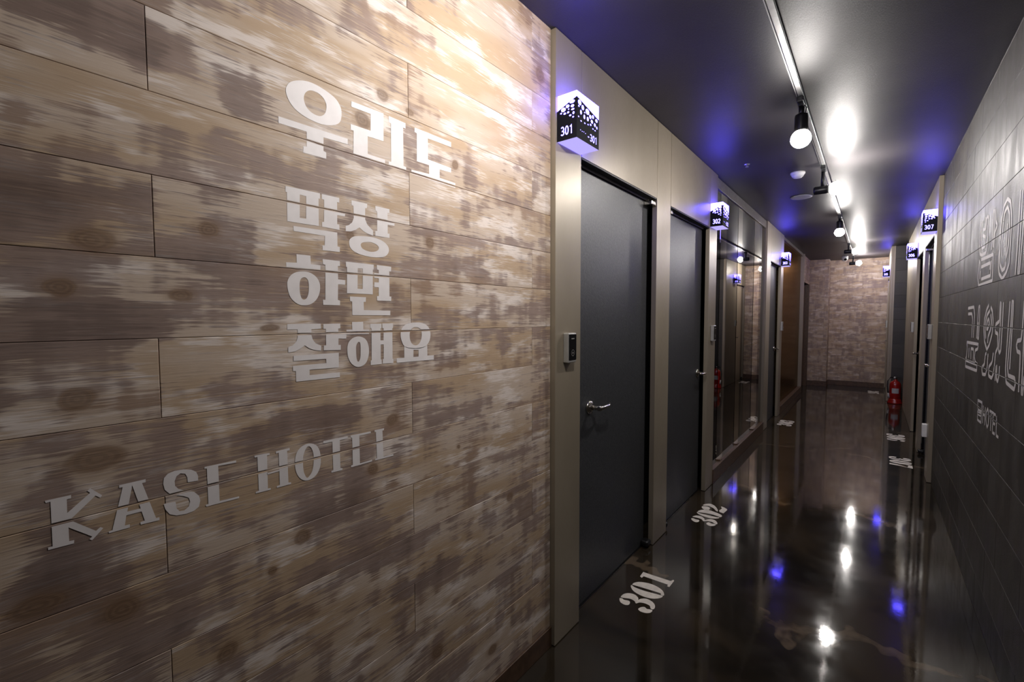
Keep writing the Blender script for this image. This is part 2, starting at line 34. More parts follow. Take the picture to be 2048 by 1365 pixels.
F302 = [["3",[[[[0.0879,3.2467],[0.0889,3.2572],[0.0948,3.2722],[0.1028,3.2838],[0.1129,3.2895],[0.1251,3.2917],[0.1364,3.2904],[0.1463,3.2845],[0.1552,3.2751],[0.1624,3.2662],[0.1664,3.257],[0.1687,3.2481],[0.1725,3.2457],[0.1789,3.255],[0.1869,3.2708],[0.1957,3.2827],[0.2056,3.2871],[0.2164,3.2875],[0.2265,3.2841],[0.2361,3.2754],[0.245,3.263],[0.2514,3.2515],[0.2545,3.2413],[0.2551,3.2319],[0.2536,3.2259],[0.2495,3.2251],[0.2434,3.2277],[0.237,3.2312],[0.2314,3.2356],[0.2255,3.2408],[0.2183,3.2441],[0.2089,3.2444],[0.1982,3.2427],[0.1886,3.2395],[0.1812,3.2325],[0.175,3.2239],[0.1689,3.2203],[0.1627,3.2264],[0.1566,3.2376],[0.149,3.2462],[0.1388,3.2492],[0.1272,3.2496],[0.1161,3.2494],[0.1048,3.2474],[0.0939,3.2449]]],[[[0.0905,3.2102],[0.0906,3.2168],[0.0933,3.2222],[0.0976,3.2252],[0.1036,3.2244],[0.1111,3.2211],[0.1187,3.2188],[0.1265,3.22],[0.1344,3.2221],[0.1404,3.2206],[0.1441,3.2127],[0.146,3.2013],[0.1458,3.1912],[0.1431,3.1833],[0.1383,3.1766],[0.1322,3.1732],[0.1242,3.1743],[0.1149,3.1788],[0.1066,3.1848],[0.0997,3.1926],[0.0938,3.2019]]],[[[0.1943,3.207],[0.1965,3.2141],[0.2006,3.2207],[0.205,3.2245],[0.2089,3.2235],[0.2133,3.2197],[0.2192,3.2173],[0.2291,3.2192],[0.2405,3.2224],[0.2485,3.222],[0.251,3.2147],[0.2499,3.2037],[0.2467,3.1936],[0.241,3.185],[0.2331,3.1773],[0.2249,3.173],[0.2163,3.1741],[0.2074,3.1786],[0.2005,3.1845],[0.1964,3.1913],[0.1944,3.1994]]]]],["0",[[[[0.0907,3.3589],[0.0916,3.3717],[0.0964,3.3892],[0.1041,3.4046],[0.1146,3.4161],[0.128,3.4255],[0.1431,3.4309],[0.1607,3.4308],[0.18,3.4269],[0.1975,3.4218],[0.213,3.4163],[0.2268,3.4096],[0.2374,3.4027],[0.2438,3.396],[0.2471,3.3891],[0.2487,3.382],[0.2492,3.3736],[0.2479,3.3651],[0.2449,3.3595],[0.2407,3.3587],[0.2347,3.3609],[0.2251,3.3635],[0.2102,3.3668],[0.1915,3.3706],[0.172,3.3716],[0.151,3.3671],[0.1291,3.3598],[0.1116,3.3548],[0.1004,3.3531],[0.0937,3.3537]]],[[[0.0893,3.3476],[0.0943,3.3469],[0.1039,3.342],[0.1164,3.3383],[0.1316,3.3375],[0.1496,3.3379],[0.168,3.3387],[0.1878,3.3399],[0.208,3.3415],[0.2239,3.3431],[0.2337,3.3458],[0.2393,3.3483],[0.2416,3.3473],[0.2407,3.3399],[0.2365,3.329],[0.23,3.319],[0.2214,3.3111],[0.2105,3.304],[0.1975,3.2994],[0.1814,3.298],[0.1632,3.2991],[0.1461,3.3019],[0.1308,3.3063],[0.1168,3.3124],[0.1054,3.3196],[0.0966,3.3296],[0.0906,3.3406]]]]],["2",[[[[0.0886,3.4952],[0.0885,3.5042],[0.091,3.5173],[0.0961,3.5297],[0.1041,3.5412],[0.1147,3.552],[0.1259,3.5574],[0.1375,3.5554],[0.1496,3.5481],[0.1616,3.5368],[0.1739,3.5202],[0.186,3.4999],[0.1953,3.482],[0.2009,3.4674],[0.2038,3.4549],[0.204,3.4473],[0.2011,3.4462],[0.1955,3.4498],[0.1888,3.4561],[0.1816,3.4658],[0.1733,3.4783],[0.1639,3.4892],[0.1527,3.4974],[0.1404,3.5039],[0.1292,3.5072],[0.1201,3.5057],[0.1121,3.5009],[0.105,3.4971],[0.0981,3.4945],[0.0921,3.4929]]],[[[0.0896,3.4677],[0.0927,3.4745],[0.0986,3.48],[0.1052,3.4842],[0.1124,3.4873],[0.1202,3.489],[0.1275,3.4886],[0.1342,3.4862],[0.1404,3.4817],[0.1447,3.4742],[0.147,3.4614],[0.1475,3.4457],[0.1458,3.433],[0.1413,3.4248],[0.1345,3.4195],[0.1268,3.4181],[0.1178,3.4222],[0.1078,3.4302],[0.0997,3.4391],[0.0941,3.4485],[0.0904,3.4587]]],[[[0.2003,3.554],[0.2132,3.5554],[0.2285,3.5459],[0.2466,3.5325],[0.2518,3.5156],[0.2446,3.4383],[0.2169,3.4471],[0.2078,3.4709],[0.2155,3.5188]]]]]]
RSLOGAN = [["밤",[[[3.3445,1.8817],[3.357,1.7607],[3.3306,1.7167],[3.2773,1.7063],[3.1729,1.7087],[3.1498,1.7393],[3.1477,1.8709],[3.172,1.8819],[3.1925,1.8766],[3.2095,1.8282],[3.2751,1.8307]],[[3.3009,1.8838],[3.3135,1.7665],[3.2765,1.7401],[3.2098,1.743],[3.2067,1.7888],[3.2838,1.8047]],[[3.2128,1.8836],[3.2241,1.8339]],[[2.9901,1.8835],[2.9727,1.8252],[2.9364,1.8033],[2.9849,1.7782],[2.9955,1.7107]],[[3.0404,1.7059],[3.0302,1.7648],[3.038,1.8823],[3.0142,1.8781],[2.9999,1.8067],[3.0064,1.7153]],[[3.2916,1.685],[2.9929,1.6808],[2.9876,1.5615],[3.3283,1.5564],[3.3612,1.5996],[3.3424,1.6844],[3.3182,1.671],[3.3066,1.5904]],[[3.2815,1.6475],[3.0511,1.6482],[3.055,1.6164]],[[3.0279,1.6561],[3.0359,1.588],[3.2649,1.5859]],[[3.2965,1.6285],[3.3019,1.5883]]]],["이",[[[2.8514,1.728],[2.865,1.7423],[2.8504,1.8147],[2.8192,1.8614],[2.7567,1.8824],[2.7002,1.8596],[2.668,1.7989],[2.663,1.7493],[2.6635,1.6688],[2.6693,1.6115],[2.7128,1.5771],[2.7824,1.5564],[2.8454,1.5808],[2.8681,1.614],[2.8721,1.6616],[2.8543,1.7097]],[[2.8116,1.7991],[2.799,1.8335],[2.7489,1.8483],[2.709,1.8147],[2.6967,1.7602],[2.6986,1.6846],[2.7275,1.6406],[2.7371,1.6535],[2.7329,1.7213],[2.7327,1.7775]],[[2.8152,1.7967],[2.8205,1.7178],[2.8084,1.6488]],[[2.8498,1.7029],[2.854,1.6597],[2.8404,1.621],[2.7909,1.5921],[2.7441,1.5974],[2.727,1.6213]],[[2.5395,1.8714],[2.5438,1.7639],[2.5481,1.6554],[2.5585,1.5571]],[[2.5114,1.8654],[2.5095,1.7315],[2.5133,1.5973],[2.5167,1.5623],[2.4958,1.5567],[2.486,1.6215],[2.4763,1.7],[2.4721,1.7783]]]],["교",[[[3.6245,1.4453],[3.438,1.4495],[3.4045,1.4074],[3.4135,1.2865]],[[3.6149,1.413],[3.4976,1.4148],[3.462,1.3887],[3.4601,1.2848]],[[3.3129,1.2856],[3.3087,1.3622],[3.2945,1.4471],[3.2661,1.4511],[3.2567,1.3717],[3.2582,1.2877],[3.289,1.291],[3.2862,1.3714]],[[3.5898,1.2259],[3.6138,1.2545],[3.2553,1.259],[3.2682,1.2339],[3.3349,1.2256],[3.3506,1.1881],[3.3173,1.1631],[3.252,1.1572]],[[3.5898,1.2259],[3.5962,1.1959],[3.6041,1.1705],[3.6319,1.1586]],[[3.5297,1.2266],[3.5281,1.1709]],[[3.4549,1.169],[3.4662,1.2276],[3.3882,1.2263],[3.3776,1.1607]],[[3.6297,1.1512],[3.2643,1.1561],[3.2681,1.1245],[3.6255,1.1164],[3.6297,1.1512]]]],["었",[[[3.036,1.4529],[3.083,1.4312],[3.1255,1.3854],[3.1311,1.339],[3.0981,1.2811],[3.0347,1.2448],[2.9792,1.27],[2.9323,1.3195],[2.9211,1.3746],[2.9482,1.4216],[2.9886,1.442]],[[3.0088,1.4262],[3.0659,1.4063],[3.0959,1.3731],[3.0938,1.3314],[3.069,1.2947]],[[2.9806,1.41],[2.9558,1.3743],[2.9675,1.3424],[3.0188,1.3048],[3.0218,1.2761]],[[3.0303,1.3899],[3.0574,1.3734],[3.0595,1.3405],[3.0343,1.341],[3.0036,1.3658],[3.0261,1.3899]],[[2.7348,1.4576],[2.7335,1.3472],[2.7377,1.2597],[2.7597,1.2456],[2.7797,1.2573],[2.772,1.3685],[2.7747,1.4512],[2.7926,1.4553],[2.7917,1.3794],[2.8592,1.3656],[2.8646,1.3502]],[[2.8663,1.3426],[2.8594,1.3293],[2.8134,1.325],[2.7995,1.2674],[2.8382,1.2426],[2.8495,1.1768]],[[2.9992,1.2286],[3.0032,1.1634],[3.0361,1.1275],[3.1119,1.1221],[3.1358,1.1518],[3.0743,1.1738],[3.0605,1.2206],[3.0368,1.2283]],[[2.8838,1.2398],[2.9013,1.1957],[2.964,1.1708],[2.9639,1.1307],[2.8935,1.1261],[2.8585,1.1529],[2.8514,1.1843]],[[2.8179,1.1227],[2.8138,1.1799],[2.7977,1.187],[2.7934,1.1329],[2.7651,1.1248],[2.7468,1.1563],[2.7467,1.1913]]]],["네",[[[2.6188,1.4581],[2.6282,1.3356],[2.6365,1.1919],[2.6133,1.1383],[2.4811,1.127],[2.4663,1.1517],[2.4836,1.1694],[2.5828,1.1693],[2.6044,1.1983],[2.5845,1.3707],[2.5848,1.4555],[2.563,1.4533],[2.5606,1.4046],[2.5666,1.1948]],[[2.4017,1.4539],[2.4074,1.354],[2.4175,1.3144],[2.4676,1.3092],[2.4807,1.2907],[2.4631,1.2706],[2.4202,1.2684],[2.415,1.2148],[2.4149,1.1257]],[[2.3808,1.3546],[2.3758,1.2338],[2.374,1.1279],[2.3567,1.1271],[2.3508,1.1896]]]]]
RLOGO = [["emblem",[[[3.1919,0.9846],[3.0837,0.9891],[3.0866,0.8915],[3.18,0.8897],[3.1919,0.9846]],[[3.1896,0.9401],[3.0891,0.945]],[[3.1836,0.918],[3.0888,0.924]],[[3.169,0.9268],[3.0949,0.9322]]]],["H",[[[3.0511,0.9793],[3.0495,0.8953]],[[2.9983,0.9802],[2.995,0.8963]],[[3.0508,0.9391],[2.9978,0.9403]]]],["O",[[[2.9443,0.9823],[2.9709,0.9597],[2.9731,0.9308],[2.9545,0.9058],[2.9331,0.8976],[2.9153,0.9155],[2.9098,0.9443],[2.9233,0.9699],[2.9443,0.9823]]]],["T",[[[2.9002,0.9794],[2.8194,0.9814]],[[2.8627,0.9787],[2.8631,0.896]]]],["E",[[[2.8191,0.9803],[2.7718,0.9817]],[[2.8191,0.9803],[2.8236,0.8977]],[[2.821,0.9397],[2.7763,0.9403]],[[2.8236,0.8977],[2.7706,0.9002]]]],["L",[[[2.7532,0.9816],[2.7447,0.9005]],[[2.7447,0.9005],[2.6994,0.9006]]]]]
HN = [(0.0701, 0.1413, 0.0122, 0.0064), (0.0496, 0.1285, 0.0083, 0.0064), (0.0302, 0.1198, 0.0107, 0.0083), (0.0715, 0.1246, 0.0078, 0.0053), (0.0545, 0.1162, 0.0029, 0.0023), (0.073, 0.1114, 0.0073, 0.0034), (0.0195, 0.1083, 0.0039, 0.003), (0.0365, 0.1034, 0.0058, 0.0038), (0.0521, 0.1044, 0.0049, 0.0038), (0.0764, 0.0966, 0.0044, 0.0053), (0.0618, 0.0904, 0.0049, 0.0034), (0.0749, 0.0814, 0.0039, 0.0027)]
HF = [(0.0223, 0.1395, 0.0127, 0.0102), (0.047, 0.1282, 0.0096, 0.0094), (0.0844, 0.1245, 0.0150, 0.0110), (0.0327, 0.1056, 0.0064, 0.0086), (0.0159, 0.1237, 0.0048, 0.0031), (0.0597, 0.0964, 0.0064, 0.0086), (0.0876, 0.0972, 0.0072, 0.0086), (0.1083, 0.1128, 0.0088, 0.0078), (0.1306, 0.1195, 0.008, 0.007), (0.1219, 0.0978, 0.0088, 0.007), (0.1609, 0.1135, 0.0096, 0.0067), (0.1473, 0.0923, 0.0072, 0.007), (0.1115, 0.082, 0.0056, 0.0039), (0.1649, 0.086, 0.0048, 0.0055), (0.0342, 0.0724, 0.0048, 0.0023), (0.0637, 0.073, 0.0048, 0.0023), (0.0143, 0.0832, 0.004, 0.0023), (0.09, 0.076, 0.004, 0.0023), (0.1314, 0.0714, 0.004, 0.0023), (0.1497, 0.0704, 0.004, 0.0023), (0.0621, 0.1139, 0.004, 0.0023)]

# ------------------------------------------------------------------ node helpers
class NT:
    def __init__(s, name):
        s.m = bpy.data.materials.new(name); s.m.use_nodes = True
        s.t = s.m.node_tree; s.p = s.t.nodes['Principled BSDF']
    def n(s, typ, **kw):
        x = s.t.nodes.new(typ)
        for k, v in kw.items():
            setattr(x, k, v)
        return x
    def l(s, a, b): s.t.links.new(a, b)
    def put(s, sock, v):
        if hasattr(v, 'is_output') or isinstance(v, bpy.types.NodeSocket): s.l(v, sock)
        else: sock.default_value = v
    def math(s, op, a, b=0.0, c=None, clamp=False):
        x = s.n('ShaderNodeMath', operation=op, use_clamp=clamp)
        s.put(x.inputs[0], a); s.put(x.inputs[1], b)
        if c is not None: s.put(x.inputs[2], c)
        return x.outputs[0]
    def vmath(s, op, a, b=(0, 0, 0), c=None):
        x = s.n('ShaderNodeVectorMath', operation=op)
        s.put(x.inputs[0], a); s.put(x.inputs[1], b)
        if c is not None: s.put(x.inputs[2], c)
        return x.outputs['Value'] if op in ('LENGTH', 'DOT_PRODUCT', 'DISTANCE') else x.outputs[0]
    def noise(s, vec, scale=(1, 1, 1), detail=2.0, rough=0.5, dist=0.0):
        v = s.vmath('MULTIPLY', vec, scale)
        x = s.n('ShaderNodeTexNoise'); s.l(v, x.inputs['Vector'])
        x.inputs['Scale'].default_value = 1.0; x.inputs['Detail'].default_value = detail
        x.inputs['Roughness'].default_value = rough; x.inputs['Distortion'].default_value = dist
        return x.outputs['Fac']
    def sstep(s, v, a, b, lo=0.0, hi=1.0):
        x = s.n('ShaderNodeMapRange', interpolation_type='SMOOTHSTEP')
        s.put(x.inputs[0], v)
        for i, q in enumerate((a, b, lo, hi)): x.inputs[i + 1].default_value = q
        return x.outputs[0]
    def mix(s, f, a, b):
        x = s.n('ShaderNodeMix', data_type='RGBA')
        s.put(x.inputs[0], f); s.put(x.inputs[6], a); s.put(x.inputs[7], b)
        return x.outputs[2]
    def pos(s): return s.n('ShaderNodeNewGeometry').outputs['Position']
    def bump(s, h, strength=0.2, dist=0.01):
        b = s.n('ShaderNodeBump'); b.inputs['Strength'].default_value = strength; b.inputs['Distance'].default_value = dist
        s.put(b.inputs['Height'], h); s.l(b.outputs[0], s.p.inputs['Normal'])
    def set(s, **kw):
        for k, v in kw.items(): s.put(s.p.inputs[k.replace('_', ' ')], v)

def plain(name, col, rough=0.5, metal=0.0, spec=0.5, var=0.06, coat=0.0):
    """procedural plain paint / plastic / metal with a little mottling"""
    t = NT(name); nz = t.noise(t.pos(), (30, 30, 30), 3)
    f = t.sstep(nz, 0.3, 0.7)
    a = tuple(c * (1 - var) for c in col) + (1,); b = tuple(min(1, c * (1 + var)) for c in col) + (1,)
    t.set(Base_Color=t.mix(f, a, b), Roughness=rough, Metallic=metal)
    t.p.inputs['Specular IOR Level'].default_value = spec
    t.p.inputs['Coat Weight'].default_value = coat
    return t.m

def emit(name, col, strength):
    t = NT(name); t.t.nodes.remove(t.p)
    e = t.n('ShaderNodeEmission'); e.inputs[0].default_value = col + (1,); e.inputs[1].default_value = strength
    t.l(e.outputs[0], t.t.nodes['Material Output'].inputs[0])
    return t.m

# knots seen on the near plank wall: (y, z, ry, rz)
KNOTS = [(.174, 1.533, .030, .019), (.346, 1.575, .020, .016), (.131, 1.45, .022, .015), (.145, 1.263, .026, .020), (.166, 1.157, .040, .022),
         (.19, .876, .024, .022), (.355, .699, .020, .020), (.086, .935, .034, .018), (.928, 1.624, .017, .017), (.716, .992, .017, .016),
         (1.04, .98, .007, .006), (.783, 1.116, .018, .017), (.521, .882, .020, .018), (.45, .832, .010, .009), (1.203, .202, .024, .018),
         (1.307, .73, .018, .016), (1.501, 2.341, .030, .030), (.768, 1.993, .018, .016), (.86, 1.979, .014, .010), (.705, 1.907, .022, .022),
         (.461, 1.379, .020, .008), (.94, .35, .024, .022), (.296, 1.444, .020, .012), (.662, 1.609, .012, .012), (1.035, 1.878, .014, .016)]
# broad smudges of dark stain / bare pale wood on the near wall: (y, z, ry, rz, amount)
SMUDGE = [(.20, 1.90, .16, .05, .10), (.22, 1.80, .14, .05, -.10), (.33, 1.86, .05, .05, -.08), (.42, 1.86, .09, .05, .08), (.16, 1.62, .14, .05, .07),
          (.50, 1.65, .10, .04, -.06), (.10, 1.58, .07, .05, .10), (.36, 1.50, .16, .05, .06), (.16, 1.39, .16, .05, .08), (.30, 1.32, .10, .05, -.07),
          (.14, .95, .08, .08, .10), (.55, 1.14, .16, .05, .08), (.90, 1.75, .16, .06, -.05), (1.2, 2.2, .3, .3, -.12), (.6, 2.0, .2, .1, -.06),
          (.62, .92, .12, .04, .08), (.9, .62, .16, .05, .06), (1.0, 1.28, .14, .05, .06), (.75, .75, .2, .05, .05), (1.1, 1.55, .1, .06, .05)]

def wood(name, axis='y', knots=(), smudge=(), pal=None):
    WOOD = pal or PINE
    t = NT(name); pos = t.pos()
    sx = t.n('ShaderNodeSeparateXYZ'); t.l(pos, sx.inputs[0])
    al = sx.outputs[1] if axis == 'y' else sx.outputs[0]; ac = sx.outputs[2]
    at = t.n('ShaderNodeAttribute', attribute_name='pid'); pid = at.outputs['Fac']
    cb = t.n('ShaderNodeCombineXYZ')
    t.l(t.math('MULTIPLY_ADD', pid, 31.7, al), cb.inputs[0]); t.l(ac, cb.inputs[1]); t.l(t.math('MULTIPLY', pid, 17.3), cb.inputs[2])
    V = cb.outputs[0]
    flat = t.n('ShaderNodeCombineXYZ'); t.l(al, flat.inputs[0]); t.l(ac, flat.inputs[1])
    n1 = t.noise(V, (5.0, 13, 1), 3, 0.55, 0.3)
    n2 = t.noise(V, (17, 3.5, 1), 2, 0.5)
    g = t.noise(V, (13, 280, 1), 3, 0.65)
    g2 = t.noise(V, (3.5, 90, 1), 3, 0.6, 0.3)
    m = t.math('MULTIPLY', n1, 0.40)
    m = t.math('MULTIPLY_ADD', n2, 0.23, m)
    m = t.math('MULTIPLY_ADD', g, 0.23, m)
    m = t.math('MULTIPLY_ADD', g2, 0.14, m)
    for (y, z, ry, rz, amt) in smudge:
        d = t.vmath('LENGTH', t.vmath('MULTIPLY_ADD', flat.outputs[0], (1 / ry, 1 / rz, 0), (-y / ry, -z / rz, 0)))
        m = t.math('ADD', m, t.sstep(d, 0.5, 1.3, amt, 0.0))
    stain = t.sstep(m, 0.480, 0.545)
    n3 = t.noise(V, (2.6, 10, 1), 2)
    base = t.mix(t.sstep(n3, 0.40, 0.62), WOOD[0], WOOD[1])
    wash = t.sstep(t.math('MULTIPLY_ADD', g, 0.35, t.math('MULTIPLY', t.noise(V, (5, 16, 1), 3, 0.6), 0.65)), 0.50, 0.60)
    base = t.mix(t.math('MULTIPLY', wash, 0.85), base, WOOD[2])
    dry = t.sstep(t.math('MULTIPLY_ADD', g, .6, t.math('MULTIPLY', t.noise(V, (3.5, 20, 1), 3, .6), .4)), .55, .66, 0, .5)
    st = t.mix(t.sstep(n1, 0.4, 0.7), WOOD[3], WOOD[4])
    st = t.mix(t.sstep(t.noise(V, (1.7, 7, 1), 2), .52, .70, 0, .6), st, (.30, .185, .105, 1))
    col = t.mix(t.math('MULTIPLY', stain, 0.88), base, st)
    col = t.mix(dry, col, WOOD[2])
    col = t.mix(t.sstep(m, .57, .66, 0, .55), col, WOOD[5])
    # thin darker grain lines
    gl = t.sstep(g, 0.57, 0.70)
    col = t.mix(t.math('MULTIPLY', gl, 0.40), col, WOOD[5])
    hv = t.math('MULTIPLY', stain, 0.3)
    if knots:
        wv = t.n('ShaderNodeTexNoise'); wv.inputs['Scale'].default_value = 22.0; t.l(pos, wv.inputs['Vector'])
        wob = t.vmath('MULTIPLY', t.vmath('SUBTRACT', wv.outputs['Color'], (.5, .5, .5)), (.012, .012, 0))
        fv = t.vmath('ADD', flat.outputs[0], wob)
        dm = None
        for (y, z, ry, rz) in knots:
            d = t.vmath('LENGTH', t.vmath('MULTIPLY_ADD', fv, (1 / ry, 1 / rz, 0), (-y / ry, -z / rz, 0)))
            dm = d if dm is None else t.math('MINIMUM', dm, d)
        ring = t.math('SINE', t.math('MULTIPLY', dm, 17.0))
        kc = t.mix(t.sstep(ring, -0.6, 0.8), (.125, .075, .050, 1), (.20, .125, .080, 1))
        col = t.mix(t.sstep(dm, 0.80, 1.15, 0.74, 0.0), col, kc)
        halo = t.sstep(dm, 1.0, 1.9, 0.32, 0.0)
        col = t.mix(halo, col, (.24, .14, .075, 1))
    t.set(Base_Color=col, Roughness=t.sstep(g2, .2, .8, .48, .66))
    t.p.inputs['Specular IOR Level'].default_value = 0.35
    t.bump(t.math('MULTIPLY_ADD', g, 0.6, hv), 0.22, 0.004)
    return t.m

#        tan                  honey                pale wash            stain a              stain b              grain line
PINE = [(.545, .435, .352, 1), (.455, .328, .220, 1), (.77, .685, .640, 1), (.180, .121, .105, 1), (.295, .212, .184, 1), (.100, .066, .057, 1)]

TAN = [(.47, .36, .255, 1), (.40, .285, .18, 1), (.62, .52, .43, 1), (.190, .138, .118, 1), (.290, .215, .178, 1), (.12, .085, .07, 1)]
def block_mat():
    t = NT('dark_block_tile'); pos = t.pos()
    at = t.n('ShaderNodeAttribute', attribute_name='pid')
    n = t.noise(pos, (9, 9, 4), 4, .6); f = t.noise(pos, (190, 190, 190), 3, .65)
    v = t.math('MULTIPLY_ADD', at.outputs['Fac'], 0.45, t.math('MULTIPLY', n, 0.8))
    col = t.mix(t.sstep(v, .2, .95), (.024, .0210, .0172, 1), (.050, .0440, .0362, 1))
    col = t.mix(t.sstep(f, .55, .72, 0, .6), col, (.085, .076, .064, 1))
    t.set(Base_Color=col, Roughness=t.sstep(n, .3, .7, .42, .58))
    t.bump(f, .35, .003)
    return t.m

def floor_mat():
    t = NT('polished_dark_concrete'); pos = t.pos()
    n = t.noise(pos, (1.3, 1.3, 1), 4, .6, .6); n2 = t.noise(pos, (7, 7, 1), 5, .65)
    col = t.mix(t.sstep(n, .35, .68), (.011, .009, .0065, 1), (.040, .029, .0185, 1))
    col = t.mix(t.sstep(n2, .45, .75, 0, .5), col, (.030, .027, .022, 1))
    # irregular trowel bands running across the corridor
    warp = t.vmath('ADD', pos, t.vmath('MULTIPLY', t.n('ShaderNodeTexNoise').outputs['Color'], (.0, .0, 0)))
    sx = t.n('ShaderNodeSeparateXYZ'); t.l(pos, sx.inputs[0])
    wob = t.noise(pos, (1.6, 1.1, 1), 4, .6)
    yy = t.math('ADD', sx.outputs[1], t.math('MULTIPLY', t.math('SUBTRACT', wob, .5), 1.5))
    band = t.math('ABSOLUTE', t.math('SUBTRACT', t.math('FRACT', t.math('MULTIPLY', yy, 0.62)), .5))
    brk = t.sstep(t.noise(pos, (3.2, 3.2, 1), 4, .6), .45, .62)
    bm_ = t.math('MULTIPLY', t.sstep(band, .016, .034, 1, 0), brk)
    col = t.mix(t.math('MULTIPLY', bm_, .8), col, (.12, .088, .058, 1))
    t.set(Base_Color=col, Roughness=t.sstep(n2, .3, .7, .045, .085))
    t.p.inputs['Specular IOR Level'].default_value = 0.5
    sc = t.noise(pos, (60, 60, 1), 3, .7)
    t.bump(t.math('ADD', t.math('MULTIPLY', n2, 1.0), t.math('MULTIPLY', sc, .12)), .05, .004)
    return t.m

def ceiling_mat():
    t = NT('dark_brushed_ceiling'); pos = t.pos()
    n = t.noise(pos, (260, 90, 1), 3, .65); b = t.noise(pos, (2, 2, 1), 3)
    t.set(Base_Color=t.mix(t.sstep(b, .3, .7), (.034, .031, .033, 1), (.046, .042, .044, 1)), Roughness=.42)
    t.p.inputs['Specular IOR Level'].default_value = .2
    t.bump(n, .35, .002)
    return t.m

def door_mat():
    t = NT('charcoal_textured_door'); pos = t.pos()
    rot = t.n('ShaderNodeMapping'); t.l(pos, rot.inputs[0]); rot.inputs['Rotation'].default_value = (math.radians(45), 0, 0)
    n = t.noise(rot.outputs[0], (40, 320, 60), 2, .5); n2 = t.noise(rot.outputs[0], (40, 60, 320), 2, .5)
    h = t.math('ADD', n, n2)
    t.set(Base_Color=t.mix(t.sstep(h, .8, 1.2), (.027, .029, .033, 1), (.050, .052, .056, 1)), Roughness=.42)
    t.bump(h, .3, .002)
    return t.m

def frame_mat():
    t = NT('champagne_metallic_sheet'); pos = t.pos()
    n = t.noise(pos, (3, 3, 1.4), 3, .5); g = t.noise(pos, (500, 500, 25), 2, .5)
    s = t.noise(pos, (26, 26, 9), 5, .7)
    col = t.mix(t.sstep(n, .3, .7), (.268, .226, .168, 1), (.318, .270, .204, 1))
    col = t.mix(t.sstep(s, .70, .76, 0, .4), col, (.42, .38, .33, 1))
    t.set(Base_Color=col, Roughness=t.sstep(g, .3, .7, .34, .46), Metallic=.25)
    return t.m

def brown_panel_mat():
    t = NT('bronze_flecked_panel'); pos = t.pos()
    v = t.n('ShaderNodeTexVoronoi'); v.inputs['Scale'].default_value = 32; t.l(t.vmath('MULTIPLY', pos, (1, 1, 1.7)), v.inputs['Vector'])
    n = t.noise(pos, (6, 6, 6), 4, .6)
    c = t.mix(t.sstep(v.outputs['Distance'], .1, .7), (.40, .28, .15, 1), (.17, .115, .06, 1))
    c = t.mix(t.sstep(n, .35, .7, 0, .6), c, (.30, .19, .08, 1))
    t.set(Base_Color=c, Roughness=.2, Metallic=.9)
    t.p.inputs['Specular Tint'].default_value = (.40, .28, .15, 1)
    return t.m

def mirror_mat(name, col):
    t = NT(name); n = t.noise(t.pos(), (2, 2, 2), 2)
    a = tuple(c * .96 for c in col) + (1,)
    t.set(Base_Color=t.mix(n, a, col + (1,)), Roughness=.012, Metallic=1.0)
    return t.m

M = {}
M['wood'] = wood('whitewashed_pine_planks', 'y', KNOTS, SMUDGE)
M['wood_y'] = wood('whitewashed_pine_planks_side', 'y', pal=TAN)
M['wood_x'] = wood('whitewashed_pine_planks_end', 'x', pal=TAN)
M['block'] = block_mat(); M['floor'] = floor_mat(); M['ceil'] = ceiling_mat(); M['door'] = door_mat(); M['frame'] = frame_mat()
M['panel'] = brown_panel_mat()
M['mirror'] = mirror_mat('smoked_mirror', (.13, .127, .115)); M['mirror_strip'] = mirror_mat('clear_mirror', (.78, .75, .66))
M['black'] = plain('matt_black', (.006, .006, .006), .6)
M['black_steel'] = plain('black_steel', (.014, .014, .015), .35, .3)
M['brown_wood'] = plain('brown_stained_board', (.080, .043, .024), .45, var=.25)
M['chrome'] = plain('satin_nickel', (.56, .53, .48), .22, 1.0)
M['alu'] = plain('aluminium', (.62, .61, .60), .32, .9)
M['paint_wall'] = plain('white_lettering_paint', (.78, .735, .735), .55, var=.03)
M['paint_right'] = plain('grey_lettering_paint', (.46, .43, .415), .55, var=.03)
M['paint_floor'] = plain('worn_floor_paint', (.72, .665, .60), .45, var=.10)
M['white_plastic'] = plain('white_plastic', (.72, .71, .70), .4)
M['grey_plastic'] = plain('grey_plastic', (.40, .39, .385), .5)
M['silver_plastic'] = plain('silver_plastic', (.50, .49, .47), .3, .5)
M['glass_black'] = plain('glossy_black', (.006, .006, .007), .08)
M['red'] = plain('red_enamel', (.26, .007, .006), .25, coat=.5)
M['rubber'] = plain('black_rubber', (.012, .012, .012), .5)
M['film'] = plain('black_film', (.005, .005, .009), .7, spec=.15)
M['trimtop'] = plain('grey_brown_header', (.20, .18, .155), .3, .3, var=.2)
M['bulb_rear'] = emit('bulb_rear_glow', (1.0, .95, .90), 7.0)  # weak glow: rear half of each globe stays white but hardly lights the ceiling
M['bulb'] = emit('bulb_glow', (1.0, .952, .905), BULB_E)
M['lit'] = emit('sign_acrylic_glow', (.085, .066, 1.0), SIGN_E)
M['lit_soft'] = emit('sign_acrylic_base_glow', (.50, .43, 1.0), 1.05)
M['lit_num'] = emit('sign_numeral_glow', (.20, .17, 1.0), 9.0)

